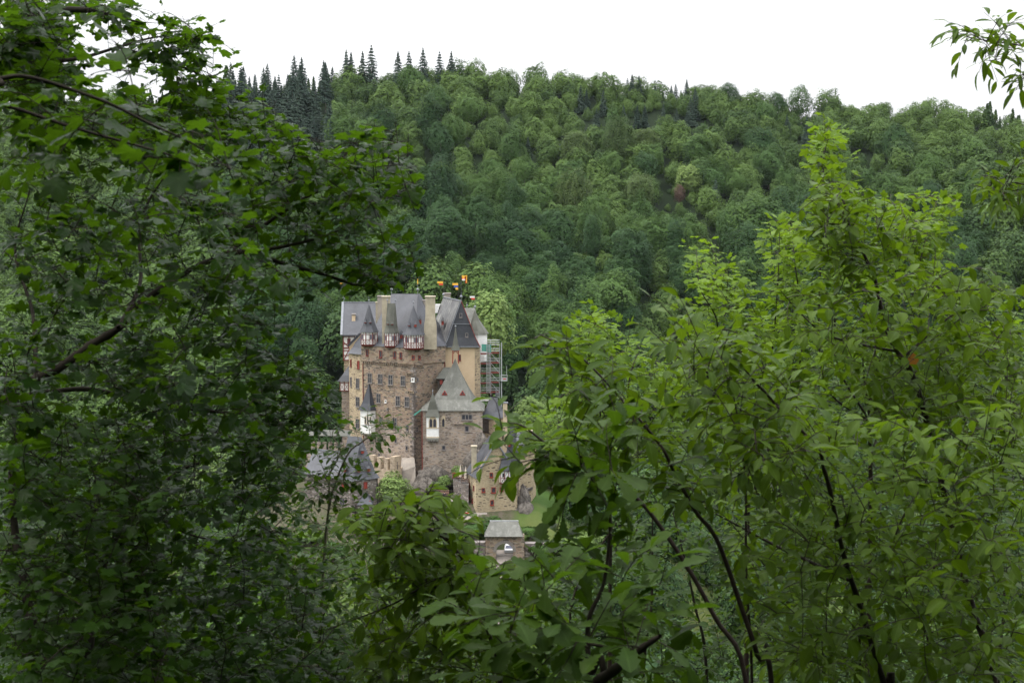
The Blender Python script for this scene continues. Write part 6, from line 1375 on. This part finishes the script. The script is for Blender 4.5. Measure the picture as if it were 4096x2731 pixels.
# R6: cherry under the castle
p = Plant('wild_cherry', 'wild cherry sapling at bottom centre reaching up under the gatehouse and gate', 'cherry', 'cherry', 'bark_red', .076, 18)
p.stem([(2010, 2900, 5.0)] + S3([(1260, 1200), (1210, 960), (1120, 780), (1000, 620), (780, 480), (650, 430), (440, 420)], k3, 1200, 1798, 5.0, 5.0), .010, .002, True, .55)
p.stem([(1795, 2167, 5.0), (1760, 2090, 5.0), (1700, 2010, 5.0), (1735, 1935, 5.0)], .006, .0014, leaf_from=.35)
p.stem([(1867, 2262, 5.0), (1700, 2340, 5.1), (1560, 2420, 5.1), (1300, 2520, 5.1)], .006, .0015)
p.fill([(790, 1185), (870, 1160), (950, 1120), (1000, 1100), (1050, 1150), (1095, 1200), (1100, 1260), (1200, 1320), (1220, 1400), (1000, 1420), (880, 1300)], 4.6, 5.6, 150)
p.fill([(850, 1300), (1200, 1330), (1250, 1568), (820, 1690)], 5.0, 6.4, 190)
p.finish()
Plant.free = True
# R7: bough over the tan tower
p = Plant('cherry_bough', 'arching cherry bough hanging in front of the tan tower house', 'cherry', 'cherry', 'bark_red', .078, 19)
p.stem([(3000, 2900, 4.5), (2850, 2450, 4.5), (2600, 2050, 4.5), (2400, 1880, 4.5), (2280, 1800, 4.5), (2190, 1775, 4.5), (2110, 1715, 4.5), (2070, 1695, 4.5), (2035, 1690, 4.5)], .009, .0016, True, .6)
p.stem([(2280, 1800, 4.5), (2180, 1830, 4.45), (2120, 1840, 4.4), (2080, 1850, 4.4)], .004, .0014, leaf_from=.4)
p.fill([(1150, 965), (1190, 985), (1260, 1020), (1330, 1020), (1400, 1080), (1290, 1100), (1190, 1060), (1130, 1040)], 4.3, 4.8, 24)
p.finish()
# R8: cherry outside the right edge
p = Plant('edge_cherry', 'cherry twigs hanging in from the right edge against the sky', 'narrow', 'cherry', 'bark_red', .078, 20, style='cherry')
p.stem([('w', 3.6, 6.2, gz(3.6, 6.2) - .2), ('w', 3.5, 6.2, -1), ('w', 3.2, 6.1, 1.0), ('w', 3.0, 6.0, 2.2)], .045, .014)
p.stem([('w', 3.2, 6.1, 1.2), (4300, 230, 6.0), (4096, 185, 6.0), (3960, 165, 6.0), (3870, 150, 6.0)], .006, .0014, leaf_from=.5)
p.stem([('w', 3.2, 6.1, 1.0), (4300, 300, 6.0), (4120, 310, 6.0), (4050, 330, 6.0)], .005, .0014, leaf_from=.55)
p.stem([('w', 3.4, 6.2, 0), (4280, 780, 6.0), (4100, 740, 6.0), (3980, 710, 6.0), (3920, 700, 6.0)], .006, .0014, leaf_from=.5)
for q in ((3900, 170), (3960, 200), (4010, 190), (4070, 210), (4090, 160), (4080, 345), (3960, 740), (4020, 760), (4080, 790), (4000, 700), (4050, 820), (4090, 720)): p.targets.append(np.array(P(*q, 6.0 + p.r.uniform(-.15, .15))))
p.fill([(2215, 88), (2290, 74), (2352, 95), (2352, 140), (2245, 132)], 5.8, 6.2, 16); p.fill([(2322, 182), (2352, 172), (2352, 212)], 5.8, 6.2, 5); p.fill([(2256, 405), (2352, 396), (2352, 470), (2280, 474)], 5.8, 6.3, 20)
p.box((2.35, 4.5, .9), (4.4, 7.5, 2.8), 90, lambda q: q[0] > .345 * q[1] + .38)
p.finish()
Plant.free = False
# R9: deeper undergrowth that closes the bottom of the picture
for k, (poly, n, Y0, Y1, lab, stem_) in enumerate((
    ([(0, 1180), (620, 1180), (700, 1240), (760, 1690), (0, 1690)], 800, 8.5, 12, 'dim hazel thicket filling the bottom left behind the dark maples', (500, 2600)),
    ([(640, 1260), (860, 1280), (1150, 1330), (1250, 1568), (640, 1690)], 340, 7.5, 10.5, 'hazel thicket at the bottom centre below the castle', (1700, 2600)),
    ([(1180, 1300), (1340, 1190), (1500, 1080), (1800, 950), (1950, 1000), (1900, 1568), (1200, 1690)], 430, 9, 12, 'hazel thicket right of the gate behind the young oak', (2700, 2500)),
    ([(1800, 930), (2352, 900), (2352, 1568), (1800, 1690)], 400, 9, 12.5, 'hazel thicket at the bottom right behind the tall cherry', (3600, 2500)))):
    p = Plant('hazel_thicket', lab, 'small', ('maple_dark', 'small', 'small', 'small')[k], 'bark', .08 if k == 0 else .066, 40 + k, 'hazel thickets on the near slope', 'shrub', part='leaves')
    for j in range(4):
        x = stem_[0] + (j - 1.5) * 260; p.stem([(x, stem_[1] + 300, (Y0 + Y1) / 2), (x + p.r.uniform(-80, 80), stem_[1] - 100, (Y0 + Y1) / 2), (x + p.r.uniform(-200, 200), stem_[1] - 450, (Y0 + Y1) / 2)], .016, .004, True)
    p.fill(poly, Y0, Y1, n); p.finish()
# one withered orange leaf and a red one caught among the green
for px, py, Y, lab in ((3650, 1410, 6.0, 'withered orange leaf hanging among the green cherry leaves on the right'),):
    V0, F0, ve = LEAF['cherry']; c = np.array(P(px, py, Y)); d = np.array((.1, 0, -1.0)); nn = np.array((0, -1.0, 0)); bb = np.cross(nn, d)
    V = (V0[:, :1] * d + V0[:, 1:2] * bb * 1.6 + V0[:, 2:] * nn) * .058
    m = np_mesh('withered_leaf', V, np.array([len(f) for f in F0]), np.concatenate([np.array(f) for f in F0]), FM['brown'], [('tint', np.full(len(V), .5)), ('vein', ve * .5)], True)
    o = bpy.data.objects.new('withered_leaf', m); COL.objects.link(o); o.location = c; tag(o, lab, 'leaf')
print('leaves', COUNT[0])
# ---------------------------------------------------------------- thin summer haze in the valley air
hm = bpy.data.materials.new('haze'); hm.use_nodes = True; hn = hm.node_tree.nodes; hl = hm.node_tree.links; hn.clear()
pv = hn.new('ShaderNodeVolumePrincipled'); pv.inputs['Density'].default_value = 0.00002; pv.inputs['Color'].default_value = (.80, .90, 1.0, 1); pv.inputs['Anisotropy'].default_value = .2
ho_ = hn.new('ShaderNodeOutputMaterial'); hl.new(pv.outputs[0], ho_.inputs['Volume'])
m = MB(); m.box((0, 1440, 25), 3000, 3300, 250); hz = m.build('haze', hm); tag(hz, kind='stuff')
